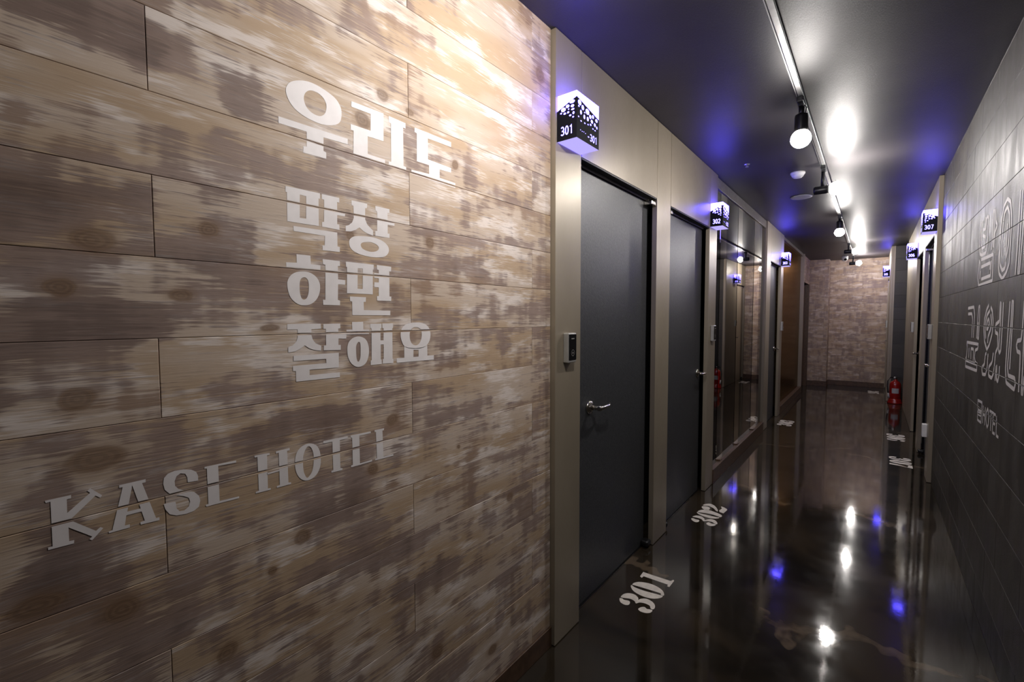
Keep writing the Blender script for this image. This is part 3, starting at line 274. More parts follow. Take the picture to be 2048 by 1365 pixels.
# ------------------------------------------------------------------ mesh helpers
def box(bm, x0, x1, y0, y1, z0, z1, bev=0.0, mi=0):
    v = [bm.verts.new((x, y, z)) for x in (x0, x1) for y in (y0, y1) for z in (z0, z1)]
    fs = [bm.faces.new([v[i] for i in q]) for q in ((0, 1, 3, 2), (4, 6, 7, 5), (0, 4, 5, 1), (2, 3, 7, 6), (0, 2, 6, 4), (1, 5, 7, 3))]
    for f in fs: f.material_index = mi
    if bev:
        es = list({e for f in fs for e in f.edges})
        r = bmesh.ops.bevel(bm, geom=es, offset=bev, segments=2, affect='EDGES', profile=.5)
        for f in r['faces']: f.material_index = mi

def frames(path):
    out = []
    for i, p in enumerate(path):
        a = path[max(i - 1, 0)]; b = path[min(i + 1, len(path) - 1)]
        d = (Vector(b) - Vector(a)).normalized()
        up = Vector((0, 0, 1)) if abs(d.z) < .9 else Vector((1, 0, 0))
        s = d.cross(up).normalized(); out.append((Vector(p), s, s.cross(d)))
    return out

def tube(bm, path, rad, seg=16, cap=True, mi=0):
    rs = rad if isinstance(rad, (list, tuple)) else [rad] * len(path)
    rings = []
    for (p, s, u), r in zip(frames(path), rs):
        rings.append([bm.verts.new(p + s * (r * math.cos(2 * math.pi * k / seg)) + u * (r * math.sin(2 * math.pi * k / seg))) for k in range(seg)])
    for a, b in zip(rings, rings[1:]):
        for k in range(seg):
            f = bm.faces.new((a[k], a[(k + 1) % seg], b[(k + 1) % seg], b[k])); f.smooth = True; f.material_index = mi
    if cap:
        for r in (rings[0][::-1], rings[-1]):
            f = bm.faces.new(r); f.material_index = mi

def lathe(bm, origin, axis, prof, seg=32, mi=0):
    """prof: (distance along axis, radius)"""
    o = Vector(origin); a = Vector(axis).normalized()
    tube(bm, [o + a * t for t, r in prof], [max(r, 1e-4) for t, r in prof], seg, True, mi)

def sphere(bm, c, r, seg=28, rings=16, mi=0):
    res = bmesh.ops.create_uvsphere(bm, u_segments=seg, v_segments=rings, radius=r)
    bmesh.ops.translate(bm, verts=res['verts'], vec=c)
    for f in {f for v in res['verts'] for f in v.link_faces}: f.smooth = True; f.material_index = mi

def obj(name, bm, mats, parent=None, loc=None):
    bmesh.ops.recalc_face_normals(bm, faces=bm.faces[:])
    me = bpy.data.meshes.new(name); bm.to_mesh(me); bm.free()
    for m in (mats if isinstance(mats, (list, tuple)) else [mats]): me.materials.append(M[m])
    o = bpy.data.objects.new(name, me); C.objects.link(o)
    if parent: o.parent = parent
    if loc: o.location = loc
    return o

def part(name, parent, mats, fn, *a, **k):
    bm = bmesh.new(); fn(bm, *a, **k); return obj(name, bm, mats, parent)

def tag(o, label=None, cat=None, group=None, kind=None):
    if label: o['label'] = label
    if cat: o['category'] = cat
    if group: o['group'] = group
    if kind: o['kind'] = kind
    return o

def thing(name, label, cat, loc=(0, 0, 0), group=None):
    o = bpy.data.objects.new(name, None); C.objects.link(o); o.location = loc; o.empty_display_size = .1
    return tag(o, label, cat, group)

def struct(name, bm, mats, label=None, cat=None):
    return tag(obj(name, bm, mats), label, cat, None, 'structure')

def poly_fill(bm, contours, fn, mi=0):
    """first contour outer, the rest holes; fn maps 2D -> 3D"""
    pts = [[Vector((p[0], p[1], 0)) for p in c] for c in contours]
    tris = tessellate_polygon(pts)
    flat = [bm.verts.new(fn(p.x, p.y)) for c in pts for p in c]
    for t in tris:
        try: bm.faces.new([flat[i] for i in t]).material_index = mi
        except ValueError: pass

def sheet(bm, fn, contours_list, depth_fn=None):
    for c in contours_list: poly_fill(bm, c, fn)

def cut_bands(bm, axis, values, half):
    """remove thin strips where the wall joints run through the paint"""
    n = [0, 0, 0]; n[axis] = 1
    for v in values:
        for s in (-half, half):
            co = [0, 0, 0]; co[axis] = v + s
            bmesh.ops.bisect_plane(bm, geom=bm.verts[:] + bm.edges[:] + bm.faces[:], plane_co=co, plane_no=n, dist=1e-6)
    dead = [f for f in bm.faces if any(abs(f.calc_center_median()[axis] - v) < half for v in values)]
    bmesh.ops.delete(bm, geom=dead, context='FACES')

def ribbon(bm, pts, w, fn):
    pts = [Vector(p) for p in pts]
    q = [pts[0]]
    for p in pts[1:]:
        if (p - q[-1]).length > 1e-4: q.append(p)
    pts = q; closed = len(pts) > 2 and (pts[0] - pts[-1]).length < 1e-3
    if closed: pts = pts[:-1]
    n = len(pts); L = []; R = []
    for i in range(n):
        a = pts[i - 1] if (i > 0 or closed) else None
        b = pts[(i + 1) % n] if (i < n - 1 or closed) else None
        d1 = (pts[i] - a).normalized() if a is not None else None
        d2 = (b - pts[i]).normalized() if b is not None else None
        if d1 is None: d1 = d2
        if d2 is None: d2 = d1
        n1 = Vector((-d1.y, d1.x)); n2 = Vector((-d2.y, d2.x)); m = n1 + n2
        m = m.normalized() if m.length > .2 else n1
        k = min(1 / max(m.dot(n1), .5), 1.6)
        L.append(bm.verts.new(fn(*(pts[i] + m * (w / 2 * k))))); R.append(bm.verts.new(fn(*(pts[i] - m * (w / 2 * k)))))
    for i in range(n if closed else n - 1):
        j = (i + 1) % n
        bm.faces.new((L[i], L[j], R[j], R[i]))

# ------------------------------------------------------------------ dimensions (metres; y runs down the corridor)
H = 2.551
Y0, YEND = -2.5, 11.46
XW = 1.4624            # block wall
XF = 0.022             # face of the left door surrounds
XG = 1.434             # face of the right door surround
XE = 1.243             # face of the far right door surround

# ------------------------------------------------------------------ floor, ceiling, backing walls
bm = bmesh.new(); box(bm, -.25, 1.75, Y0 - .05, YEND + .1, -.1, 0); struct('floor', bm, 'floor', 'polished dark concrete corridor floor', 'floor')
bm = bmesh.new(); box(bm, -.25, 1.75, Y0 - .05, YEND + .1, H, H + .1); struct('ceiling', bm, 'ceil', 'dark brushed corridor ceiling', 'ceiling')
bm = bmesh.new(); box(bm, -.25, -.13, Y0, YEND + .1, 0, H); struct('wall_left', bm, 'black', 'dark backing wall behind the left door surrounds', 'wall')
bm = bmesh.new(); box(bm, XW + .13, XW + .25, Y0, YEND + .1, 0, H); struct('wall_right', bm, 'black', 'dark backing wall behind the right door surround', 'wall')
bm = bmesh.new(); box(bm, -.13, XW + .13, Y0 - .05, Y0, 0, H); struct('wall_back', bm, 'grey_plastic', 'plain wall closing the corridor behind the viewer', 'wall')

def tiles(bm, lay, rows, a0, a1, seam_of, length, mp, thick=.012, ch=.0009, gap=.0008, jitter=.0004):
    """rows of planks or blocks: mp(along, out, z); out = 0 is the visible face"""
    for ri, (z0, z1) in enumerate(rows):
        s = seam_of(ri); k = math.floor((a0 - s) / length); e = s + k * length
        while e < a1 - 1e-4:
            u0, u1 = max(e, a0), min(e + length, a1)
            if u1 - u0 > .004:
                j = random.uniform(-jitter, 0)
                g = gap / 2; A0, A1, B0, B1 = u0 + g, u1 - g, z0 + g, z1 - g
                def ring(o, i): return [bm.verts.new(mp(a, o, z)) for a, z in ((A0 + i, B0 + i), (A1 - i, B0 + i), (A1 - i, B1 - i), (A0 + i, B1 - i))]
                r0 = ring(-thick, 0); r1 = ring(j - ch, 0); r2 = ring(j, ch)
                pid = random.random(); fs = [bm.faces.new(r2)]
                for p, q in ((r0, r1), (r1, r2)):
                    for i in range(4): fs.append(bm.faces.new((p[i], p[(i + 1) % 4], q[(i + 1) % 4], q[i])))
                for f in fs: f[lay] = pid
            e += length

LINES = [2.412 - .15 * k for k in range(0, 17)]
PROWS = [(2.412, H)] + [(LINES[k + 1], LINES[k]) for k in range(16)]
def plank_wall(name, a0, a1, mp, mat, label, zmin=0.0, back=None):
    bm = bmesh.new(); lay = bm.faces.layers.float.new('pid')
    rows = [(max(z0, zmin), z1) for z0, z1 in PROWS if z1 > zmin + .01]
    tiles(bm, lay, rows, a0, a1, lambda r: .2588 if r % 2 == 0 else .8538, 1.19, mp)
    if back: box(bm, *back, mi=1)
    return struct(name, bm, [mat, 'black'], label, 'wall')

plank_wall('wall_left', Y0, 1.577, lambda a, o, z: (o, a, z), 'wood', 'whitewashed plank wall with white lettering, nearest on the left', back=(-.13, -.0118, Y0, 1.577, 0, H))
bm = bmesh.new(); box(bm, 0.0005, .009, Y0, 1.577, 0, .086, .002); struct('baseboard_left', bm, 'brown_wood', 'brown baseboard below the near plank wall', 'baseboard')

# block wall on the right
BROWS = [(max(.1625 + .1985 * k, 0), min(.1625 + .1985 * (k + 1), H)) for k in range(-1, 13)]
def block_wall(name, a0, a1, mp, label, back):
    bm = bmesh.new(); lay = bm.faces.layers.float.new('pid')
    rows = [r for r in BROWS if r[1] - r[0] > .002]
    tiles(bm, lay, rows, a0, a1, lambda r: 2.46 if r % 2 == 1 else 2.66, .3985, mp, ch=.0007, gap=.0018)
    box(bm, *back, mi=1)
    return struct(name, bm, ['block', 'black'], label, 'wall')
block_wall('wall_right', Y0, 5.14, lambda a, o, z: (XW - o, a, z), 'dark block wall with grey lettering on the right', (XW + .0118, XW + .13, Y0, 5.14, 0, H))
block_wall('wall_right', 9.30, 9.75, lambda a, o, z: (XW - o, a, z), 'dark block wall beyond the right doors', (XW + .0118, XW + .13, 9.30, 9.75, 0, H))
block_wall('wall_niche', 1.295, XW - .001, lambda a, o, z: (a, 9.75 + -o, z), 'dark block wall facing the camera behind the extinguisher', (1.295, XW + .13, 9.762, 9.9, 0, H))

# end wall: a slightly projecting pier on the left, planks on the right
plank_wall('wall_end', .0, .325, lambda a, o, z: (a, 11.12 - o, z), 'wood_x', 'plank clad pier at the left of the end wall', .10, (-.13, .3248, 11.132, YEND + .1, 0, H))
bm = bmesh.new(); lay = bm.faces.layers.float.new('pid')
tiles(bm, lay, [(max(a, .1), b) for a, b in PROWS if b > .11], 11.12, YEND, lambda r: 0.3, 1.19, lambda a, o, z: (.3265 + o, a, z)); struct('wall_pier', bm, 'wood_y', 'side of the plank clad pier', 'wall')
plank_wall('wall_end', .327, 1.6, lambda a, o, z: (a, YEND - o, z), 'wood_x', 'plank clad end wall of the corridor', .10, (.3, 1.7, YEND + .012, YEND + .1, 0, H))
bm = bmesh.new(); box(bm, 0, .334, 11.108, 11.12, 0, .10, .002); box(bm, .327, .334, 11.12, YEND - .012, 0, .10); box(bm, .334, 1.25, YEND - .012, YEND, 0, .10, .002)
struct('baseboard_end', bm, 'brown_wood', 'brown baseboard below the end wall', 'baseboard')

# ------------------------------------------------------------------ door surrounds (trim) and doors
def surround(name, side, y0, layout, label, xf, ztop=2.10, xback=None):
    """layout: list of ('jamb', y0, y1) / ('open', y0, y1); side +1 faces +x (left wall), -1 faces -x"""
    def X(d): return xf - side * d
    root = bpy.data.objects.new(name, None); C.objects.link(root); tag(root, label, 'door surround', None, 'structure')
    g = .005
    for kind, a, b in layout:
        bm = bmesh.new(); xs = sorted((X(0), X(.03)))
        if kind == 'jamb':
            box(bm, xs[0], xs[1], a + g / 2, b - g / 2, 0.004, H - .002, .0012)
            o = obj('jamb', bm, 'frame', root)
        else:
            box(bm, xs[0], xs[1], a + g / 2, b - g / 2, ztop, H - .002, .0012)
            obj('header_panel', bm, 'frame', root)
            bm = bmesh.new(); xs2 = sorted((X(.0015), X(.075))); box(bm, xs2[0], xs2[1], a + g, b - g, ztop - .008, ztop - .0005)
            xs3 = sorted((X(.038), X(.046))); box(bm, xs3[0], xs3[1], a + .01, b - .03, ztop - .016, ztop - .008, mi=1)
            obj('door_head', bm, ['black', 'alu'], root)
            bm = bmesh.new(); box(bm, *sorted((X(.050), X(.10))), a + .002, b - .002, 0.0003, .006); obj('threshold', bm, 'black_steel', root)
    return root

def lever(bm, x, y, z, side, dirn):
    """neck out of the rosette and a curved lever"""
    tube(bm, [(x, y, z), (x + side * .030, y, z), (x + side * .050, y, z)], [.0115, .0105, .012], 16)
    px = x + side * .046
    tube(bm, [(px, y - dirn * .012, z), (px, y + dirn * .02, z), (px + side * .004, y + dirn * .055, z + .002), (px + side * .004, y + dirn * .085, z + .004), (px - side * .006, y + dirn * .112, z + .007)], [.0105, .0105, .0085, .0075, .006], 14)

def door(n, side, xf, a, b, hy, dirn, label):
    """flush leaf recessed behind the surround; hy = handle position, dirn = way the lever points"""
    def X(d): return xf - side * d
    xs = sorted((X(.052), X(.092)))
    lo, hi = (a + .003, b - .018) if hy < (a + b) / 2 else (a + .018, b - .003)
    if hy > (a + b) / 2 and side > 0: lo, hi = a + .003, b - .018
    bm = bmesh.new(); box(bm, xs[0], xs[1], lo, hi, .010, 2.086, .002)
    d = struct('door_%d' % n, bm, 'door', label, 'door')
    x = X(.052)
    bm = bmesh.new(); lathe(bm, (x, hy, .962), (side, 0, 0), [(0, .033), (.004, .033), (.010, .029), (.013, .018), (.014, .012)], 28)
    h = obj('door_handle', bm, 'chrome', d)
    bm = bmesh.new(); lever(bm, x + side * .012, hy, .962, side, dirn); obj('lever', bm, 'chrome', h)
    py = hi - .035 if hy < (a + b) / 2 else lo + .035
    for z0, z1 in ((2.056, 2.078), (.012, .045)):
        bm = bmesh.new(); box(bm, *sorted((X(.004), X(.054))), py - .015, py + .045 if hy < (a + b) / 2 else py + .015, z0, z1, .003 if z0 > 1 else .012)
        obj('pivot_hinge', bm, 'chrome' if z0 > 1 else 'black_steel', d)
    return d

surround('trim_1', 1, 1.577, [('jamb', 1.577, 1.787), ('open', 1.787, 2.678), ('jamb', 2.678, 2.910), ('open', 2.910, 3.785), ('jamb', 3.785, 4.000)],
         'champagne sheet surround of doors 301 and 302', XF)
surround('trim_2', 1, 6.23, [('jamb', 6.23, 6.50), ('open', 6.50, 7.288), ('jamb', 7.288, 7.51)], 'champagne sheet surround of door 303', XF)
surround('trim_3', -1, 5.14, [('jamb', 5.14, 5.352), ('open', 5.352, 6.235), ('jamb', 6.235, 6.465), ('open', 6.465, 7.335), ('jamb', 7.335, 7.56), ('jamb', 7.56, 9.30)],
         'champagne sheet surround of doors 307 and 306 on the right', XG)
surround('trim_4', -1, 9.75, [('jamb', 9.75, 10.62), ('open', 10.62, 11.38), ('jamb', 11.38, 11.446)], 'narrow champagne surround of door 305 beside the end wall', XE)
bm = bmesh.new(); box(bm, XE + .031, XE + .055, 9.748, 11.44, .001, H - .002); box(bm, XE + .10, XE + .16, 9.92, 11.44, .001, H - .002); struct('wall_right', bm, 'frame', 'return of the far right door surround', 'wall')

door(1, 1, XF, 1.787, 2.678, 1.965, 1, 'charcoal door 301, nearest on the left')
door(2, 1, XF, 2.910, 3.785, 3.700, -1, 'charcoal door 302, second on the left')
door(3, 1, XF, 6.50, 7.288, 7.20, -1, 'charcoal door 303 beyond the mirror')
door(4, -1, XG, 5.352, 6.235, 5.47, 1, 'charcoal door 307, nearest on the right')
door(5, -1, XG, 6.465, 7.335, 7.22, -1, 'charcoal door 306, second on the right')
door(6, -1, XE, 10.62, 11.38, 10.74, 1, 'charcoal door 305 beside the end wall')

# far left wall past the bronze panel, with a door opening
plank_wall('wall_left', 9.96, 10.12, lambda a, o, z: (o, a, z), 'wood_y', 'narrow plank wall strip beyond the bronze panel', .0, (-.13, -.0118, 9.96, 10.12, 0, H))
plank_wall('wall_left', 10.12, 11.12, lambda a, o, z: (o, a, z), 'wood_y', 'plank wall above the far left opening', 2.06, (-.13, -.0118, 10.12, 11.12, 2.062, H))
bm = bmesh.new(); box(bm, -.10, -.06, 10.14, 11.0, .01, 2.04, .002); box(bm, -.06, .004, 11.0, 11.1, 0, 2.058); box(bm, -.06, -.001, 10.122, 10.14, 0, 2.058)
struct('door_7', bm, 'brown_wood', 'brown door recess at the far left before the end wall', 'door')

# ------------------------------------------------------------------ mirror between doors 302 and 303
t = thing('wall_mirror', 'tall smoked mirror with clear strips between doors 302 and 303', 'mirror', (0, 5.1, 0))
def p_(name, mats, parent, *boxes, bev=0.0):
    bm = bmesh.new()
    for b in boxes: box(bm, b[0], b[1], b[2], b[3], b[4], b[5], bev)
    o = obj(name, bm, mats, parent)
    if parent is not None and parent.type == 'EMPTY': o.matrix_parent_inverse = Matrix.Translation(parent.location).inverted()
    return o
for a, b in ((4.003, 4.86), (4.862, 5.63), (5.632, 6.228)): p_('mirror_panel', 'mirror', t, (-.032, -.008, a, b, .10, 2.462))
for a, b in ((4.22, 4.42), (4.865, 5.045), (5.635, 5.93)):
    s = p_('mirror_strip', 'mirror_strip', t, (-.0079, -.0056, a, b, .122, 2.461))
    s['label'] = 'clear mirror strip standing proud of the smoked mirror'
    p_('strip_bracket', 'brown_wood', t, (-.0052, .014, a + .06, a + .12, .1225, .134))
p_('base_ledge', 'brown_wood', t, (-.032, .028, 4.003, 6.228, .001, .12), bev=.001)
p_('side_trim', 'frame', t, (-.0078, .010, 6.212, 6.2285, .122, 2.462))
p_('top_trim', 'trimtop', t, (-.032, .006, 4.003, 6.228, 2.463, H - .002), bev=.001)
# ------------------------------------------------------------------ bronze panel beyond door 303
t = thing('wall_panel', 'glossy bronze flecked wall panel beyond door 303', 'panel', (0, 8.7, 0))
p_('panel_sheet', 'panel', t, (-.07, -.03, 7.512, 9.90, .10, 2.505))
p_('base_ledge', 'brown_wood', t, (-.03, .026, 7.513, 9.93, .001, .10), (-.03, .03, 7.513, 9.93, .1005, .112), bev=.001)
p_('top_trim', 'trimtop', t, (-.03, .010, 7.513, 9.905, 2.506, H - .002))
p_('edge_trim', 'frame', t, (-.07, .026, 9.931, 9.958, .001, H - .002), (-.07, -.03, 9.905, 9.931, .11, H - .002), bev=.001)

# ------------------------------------------------------------------ lettering painted on the near plank wall
def letters(root_name, label, data, mat, fn, cut, cat, pname):
    r = thing(root_name, label, cat)
    for ch, shapes in data:
        bm = bmesh.new()
        for c in shapes: poly_fill(bm, c, fn)
        if cut: cut_bands(bm, 2, cut, .0028)
        obj(pname, bm, mat, r)
    return r
LW = lambda y, z: (.0005, y, z)
letters('wall_slogan', 'four line white Korean slogan painted on the near plank wall', SLOGAN, 'paint_wall', LW, LINES, 'lettering', 'syllable')
letters('hotel_name', 'white KASE HOTEL lettering low on the near plank wall', HOTEL, 'paint_wall', LW, LINES, 'lettering', 'letter')
def soft(p, it=2):
    p = [Vector(q) for q in p]; cl = len(p) > 3 and (p[0] - p[-1]).length < 1e-3
    if it:
        d = [p[0]]
        for a, c in zip(p, p[1:]):
            L = (c - a).length; r = min(.022, L * .32)
            if L > 1e-4: d += [a + (c - a) * (r / L), c - (c - a) * (r / L)]
            d.append(c)
        p = d
    for _ in range(it):
        o = [] if cl else [p[0]]
        for a, c in zip(p, p[1:]): o += [a * .75 + c * .25, a * .25 + c * .75]
        p = o + ([o[0]] if cl else [p[-1]])
    return p
def strokes(root_name, label, data, w, cat, pname, it=2):
    r = thing(root_name, label, cat)
    for ch, ps in data:
        bm = bmesh.new()
        for p in ps: ribbon(bm, soft(p, it), w, lambda y, z: (XW - .0006, y, z))
        cut_bands(bm, 2, [r0 for r0, r1 in BROWS], .0024)
        obj(pname, bm, 'paint_right', r)
    return r
strokes('wall_slogan', 'outlined grey Korean slogan painted on the dark block wall', RSLOGAN, .0160, 'lettering', 'syllable')
strokes('hotel_logo', 'small grey HOTEL logo painted below the slogan on the block wall', RLOGO, .0125, 'lettering', 'letter', 0)

# ------------------------------------------------------------------ stencilled room numbers on the floor
# digits as local outlines: u = reading direction, v = up (0 .. 0.167), taken from the 301 and 302 stencils
def local(shapes): return [[[(y, .2588 - x) for x, y in c] for c in s] for s in shapes]
def norm(shapes):
    m = min(p[0] for s in shapes for p in s[0]); return [[[(u - m, v) for u, v in c] for c in s] for s in shapes]
DG = {}
for ch, sh in F301 + F302: DG.setdefault(ch, norm(local(sh)))
def arc(cx, cy, rx, ry, a0, a1, n=14): return [(cx + rx * math.cos(math.radians(a0 + (a1 - a0) * i / n)), cy + ry * math.sin(math.radians(a0 + (a1 - a0) * i / n))) for i in range(n + 1)]
DG['5'] = [[[(.012, .166), (.098, .166), (.088, .138), (.028, .138), (.024, .105), (.014, .098)]],
           [arc(.052, .052, .054, .055, 110, -60) + arc(.052, .052, .020, .044, -60, 110)[::1]], [arc(.024, .030, .022, .024, 0, 350)]]
DG['6'] = [[arc(.056, .083, .056, .083, 95, 265) + arc(.056, .083, .022, .070, 265, 95)], [arc(.062, .048, .050, .048, -85, 85) + arc(.062, .048, .016, .036, 85, -85)], [arc(.088, .136, .020, .021, 0, 350)]]
DG['7'] = [[[(.0, .118), (.008, .166), (.112, .166), (.112, .150), (.096, .128), (.020, .140)]], [[(.094, .124), (.108, .146), (.078, .080), (.068, .0), (.022, .0), (.040, .065)]]]
def floor_number(txt, ctr, left, label, x_top, adv=.128):
    r = thing('floor_number', label, 'floor lettering', group=None)
    u = -adv * 1.5 + .006
    for i, ch in enumerate(txt):
        bm = bmesh.new()
        for s in DG[ch]:
            fn = (lambda a, b: (.2588 - b + (x_top - .09), ctr + u + a, .0006)) if left else (lambda a, b: (x_top - .1678 + b, ctr - u - a, .0006))
            poly_fill(bm, s, fn)
        obj('digit', bm, 'paint_floor', r); u += adv
for txt, data, lab in (('301', F301, 'white stencilled 301 on the floor before the nearest left door'), ('302', F302, 'white stencilled 302 on the floor before the second left door')):
    r = thing('floor_number', lab, 'floor lettering')
    for ch, sh in data:
        bm = bmesh.new()
        for s in sh: poly_fill(bm, s, lambda x, y: (x, y, .0006))
        obj('digit', bm, 'paint_floor', r)
floor_number('303', 6.93, True, 'white stencilled 303 on the floor beyond the mirror', .09)
floor_number('307', 5.72, False, 'white stencilled 307 on the floor by the nearest right door', 1.372)
floor_number('306', 6.86, False, 'white stencilled 306 on the floor by the second right door', 1.372)
floor_number('305', 10.75, False, 'worn stencilled 305 on the floor before the end wall', 1.165)

# ------------------------------------------------------------------ lit room number signs
SW, SL_, SH = .090, .182, .180
def oval(cx, cy, rx, ry, n=14): return [(cx + rx * math.cos(2 * math.pi * k / n), cy + ry * math.sin(2 * math.pi * k / n)) for k in range(n)]
def el(cx, cy, rx, ry, a0, a1, n=16): return [(cx + rx * math.cos(math.radians(a0 + (a1 - a0) * k / n)), cy + ry * math.sin(math.radians(a0 + (a1 - a0) * k / n))) for k in range(n + 1)]
SD = {'0': [el(.30, .5, .26, .46, 90, 450, 26)], '1': [[(.10, .80), (.36, .96), (.36, .0)]],
      '2': [el(.29, .70, .24, .26, 160, -30) + [(.04, .04), (.58, .04)]],
      '3': [el(.26, .725, .24, .235, 150, -90) + el(.26, .27, .28, .225, 90, -150)],
      '5': [[(.52, .96), (.10, .96), (.07, .54)] + el(.26, .32, .28, .28, 110, -150)],
      '6': [[(.48, .95)] + el(.34, .52, .29, .45, 110, 190) + el(.31, .30, .26, .265, 180, 540, 24)],
      '7': [[(.03, .96), (.57, .96), (.22, .0)]], '-': [[(.10, .42), (.50, .42)]], ' ': []}
def put_text(bm, txt, u0, v0, w, h, fn):
    """thin stroke numerals; w is the width of the whole word"""
    adv = w / len(txt)
    for i, ch in enumerate(txt):
        for s in SD[ch]:
            ribbon(bm, [(u0 + adv * (i + x * 1.25), v0 + y * h) for x, y in s], h * .135, fn)
def sign(num, side, xf, y, label, z=2.104):
    """box bracketed to the jamb; the near end face and the corridor face carry the black cut film"""
    r = thing('room_number_sign', label, 'room sign', (xf, y, z), 'lit room number signs')
    bm = bmesh.new(); box(bm, *sorted((side * .002, side * SW)), 0, SL_, .004, SH); obj('lit_box', bm, 'lit', r)
    bm = bmesh.new(); box(bm, *sorted((side * .002, side * SW)), 0, SL_, 0, .0038); obj('base_plate', bm, 'lit_soft', r)
    bm = bmesh.new()
    e = .0012
    near = lambda u, v: (side * u, -e, v)
    frnt = lambda u, v: (side * (SW + e), u - e, v)
    poly_fill(bm, [[(0, 0), (SW + e, 0), (SW + e, .157), (0, .119)]] + [oval(*h) for h in HN], near)
    poly_fill(bm, [[(0, 0), (SL_ + e, 0), (SL_ + e, .123), (0, .157)]] + [oval(*h) for h in HF], frnt)
    obj('cut_cover', bm, 'film', r)
    bm = bmesh.new()
    e2 = .0018
    n2 = lambda u, v: (side * u, -e2, v); f2 = lambda u, v: (side * (SW + e2), u, v)
    if side > 0: put_text(bm, num, .020, .020, .058, .034, n2)
    else: put_text(bm, num, .012, .020, .058, .034, lambda u, v: (side * (SW - u), -e2, v))
    obj('numeral', bm, 'lit_num', r); bm = bmesh.new()
    if side > 0: put_text(bm, '-' + num, .085, .016, .084, .028, f2)
    else: put_text(bm, '-' + num, .02, .016, .084, .028, lambda u, v: (side * (SW + e2), SL_ - u, v))
    for k in range(4):
        cx = .028 + .013 * k; poly_fill(bm, [oval(cx, .036 - .002 * (k % 2), .0022, .0016, 8)], f2)
    obj('side_numeral', bm, 'lit_num', r)
    return r
sign('301', 1, XF, 1.590, 'lit blue and white 301 sign box beside the nearest left door')
sign('302', 1, XF, 3.795, 'lit blue and white 302 sign box beside the smoked mirror')
sign('303', 1, XF, 7.295, 'lit blue and white 303 sign box beside the bronze panel')
sign('307', -1, XG, 5.150, 'lit blue and white 307 sign box beside the nearest right door')
sign('306', -1, XG, 7.370, 'lit blue and white 306 sign box past the second right door')
sign('305', -1, XE, 10.36, 'lit blue and white 305 sign box beside the end wall')

# ------------------------------------------------------------------ card readers on the jambs
def reader(side, xf, y, label, z=1.208):
    r = thing('card_reader', label, 'card reader', (xf, y, z), 'door card readers')
    bm = bmesh.new(); box(bm, *sorted((side * .0005, side * .026)), 0, .066, 0, .126, .004); obj('housing', bm, 'silver_plastic', r)
    bm = bmesh.new(); box(bm, *sorted((side * .0255, side * .0285)), .004, .062, .012, .120, .001); f = obj('front_plate', bm, 'glass_black', r)
    bm = bmesh.new(); xx = side * .0289
    pts = [oval(.033, .042, .012, .014, 20), oval(.033, .042, .0105, .0125, 20)[::-1]]
    poly_fill(bm, pts, lambda u, v: (xx, u, v)); obj('ring_mark', bm, 'silver_plastic', f)
    bm = bmesh.new(); poly_fill(bm, [oval(.033, .042, .003, .0045, 10)], lambda u, v: (xx, u, v)); obj('key_mark', bm, 'silver_plastic', f)
    bm = bmesh.new(); poly_fill(bm, [[(.020, .100), (.044, .100), (.044, .104), (.020, .104)]], lambda u, v: (xx, u, v)); obj('bar_mark', bm, 'silver_plastic', f)
    return r
reader(1, XF, 1.640, 'silver and black card reader on the jamb of door 301')
reader(1, XF, 3.858, 'silver and black card reader on the jamb of door 302')
reader(1, XF, 7.375, 'silver and black card reader on the jamb of door 303')
reader(-1, XG, 5.205, 'silver and black card reader on the jamb of door 307')
reader(-1, XG, 7.42, 'silver and black card reader on the jamb of door 306')
reader(-1, XE, 10.50, 'silver and black card reader on the jamb of door 305')
b = bmesh.new(); box(b, XG - .034, XG - .0005, 5.235, 5.295, .365, .475, .004)
tag(obj('wall_box', b, 'white_plastic'), 'small white plastic box low on the jamb of door 307', 'box')

# ------------------------------------------------------------------ track and spotlights
XT = .716
b = bmesh.new()
box(b, XT - .0165, XT - .0125, -1.5, 10.9, H - .020, H - .0005); box(b, XT - .0085, XT + .0135, -1.5, 10.9, H - .022, H - .0005, .001); box(b, XT - .0125, XT - .0085, -1.5, 10.9, H - .010, H - .0005, mi=1); box(b, XT + .0135, XT + .0165, -1.5, 10.9, H - .018, H - .0005, mi=1)
tag(obj('lighting_track', b, ['alu', 'black']), 'long aluminium lighting track along the dark ceiling', 'lighting track')
def globe(r, c, ax):
    """LED globe: frosted front, rear half dimmed to keep light off the ceiling"""
    for nm, mt, front in (('bulb', 'bulb', True), ('bulb_rear_half', 'bulb_rear', False)):
        bm = bmesh.new(); sphere(bm, (0, 0, 0), .0475)
        bmesh.ops.rotate(bm, verts=bm.verts[:], cent=(0, 0, 0), matrix=Vector((0, 0, 1)).rotation_difference(ax).to_matrix())
        bmesh.ops.delete(bm, geom=[f for f in bm.faces if (f.calc_center_median().dot(ax) > .001) != front], context='FACES')
        bmesh.ops.translate(bm, verts=bm.verts[:], vec=c)
        obj(nm, bm, mt, r)
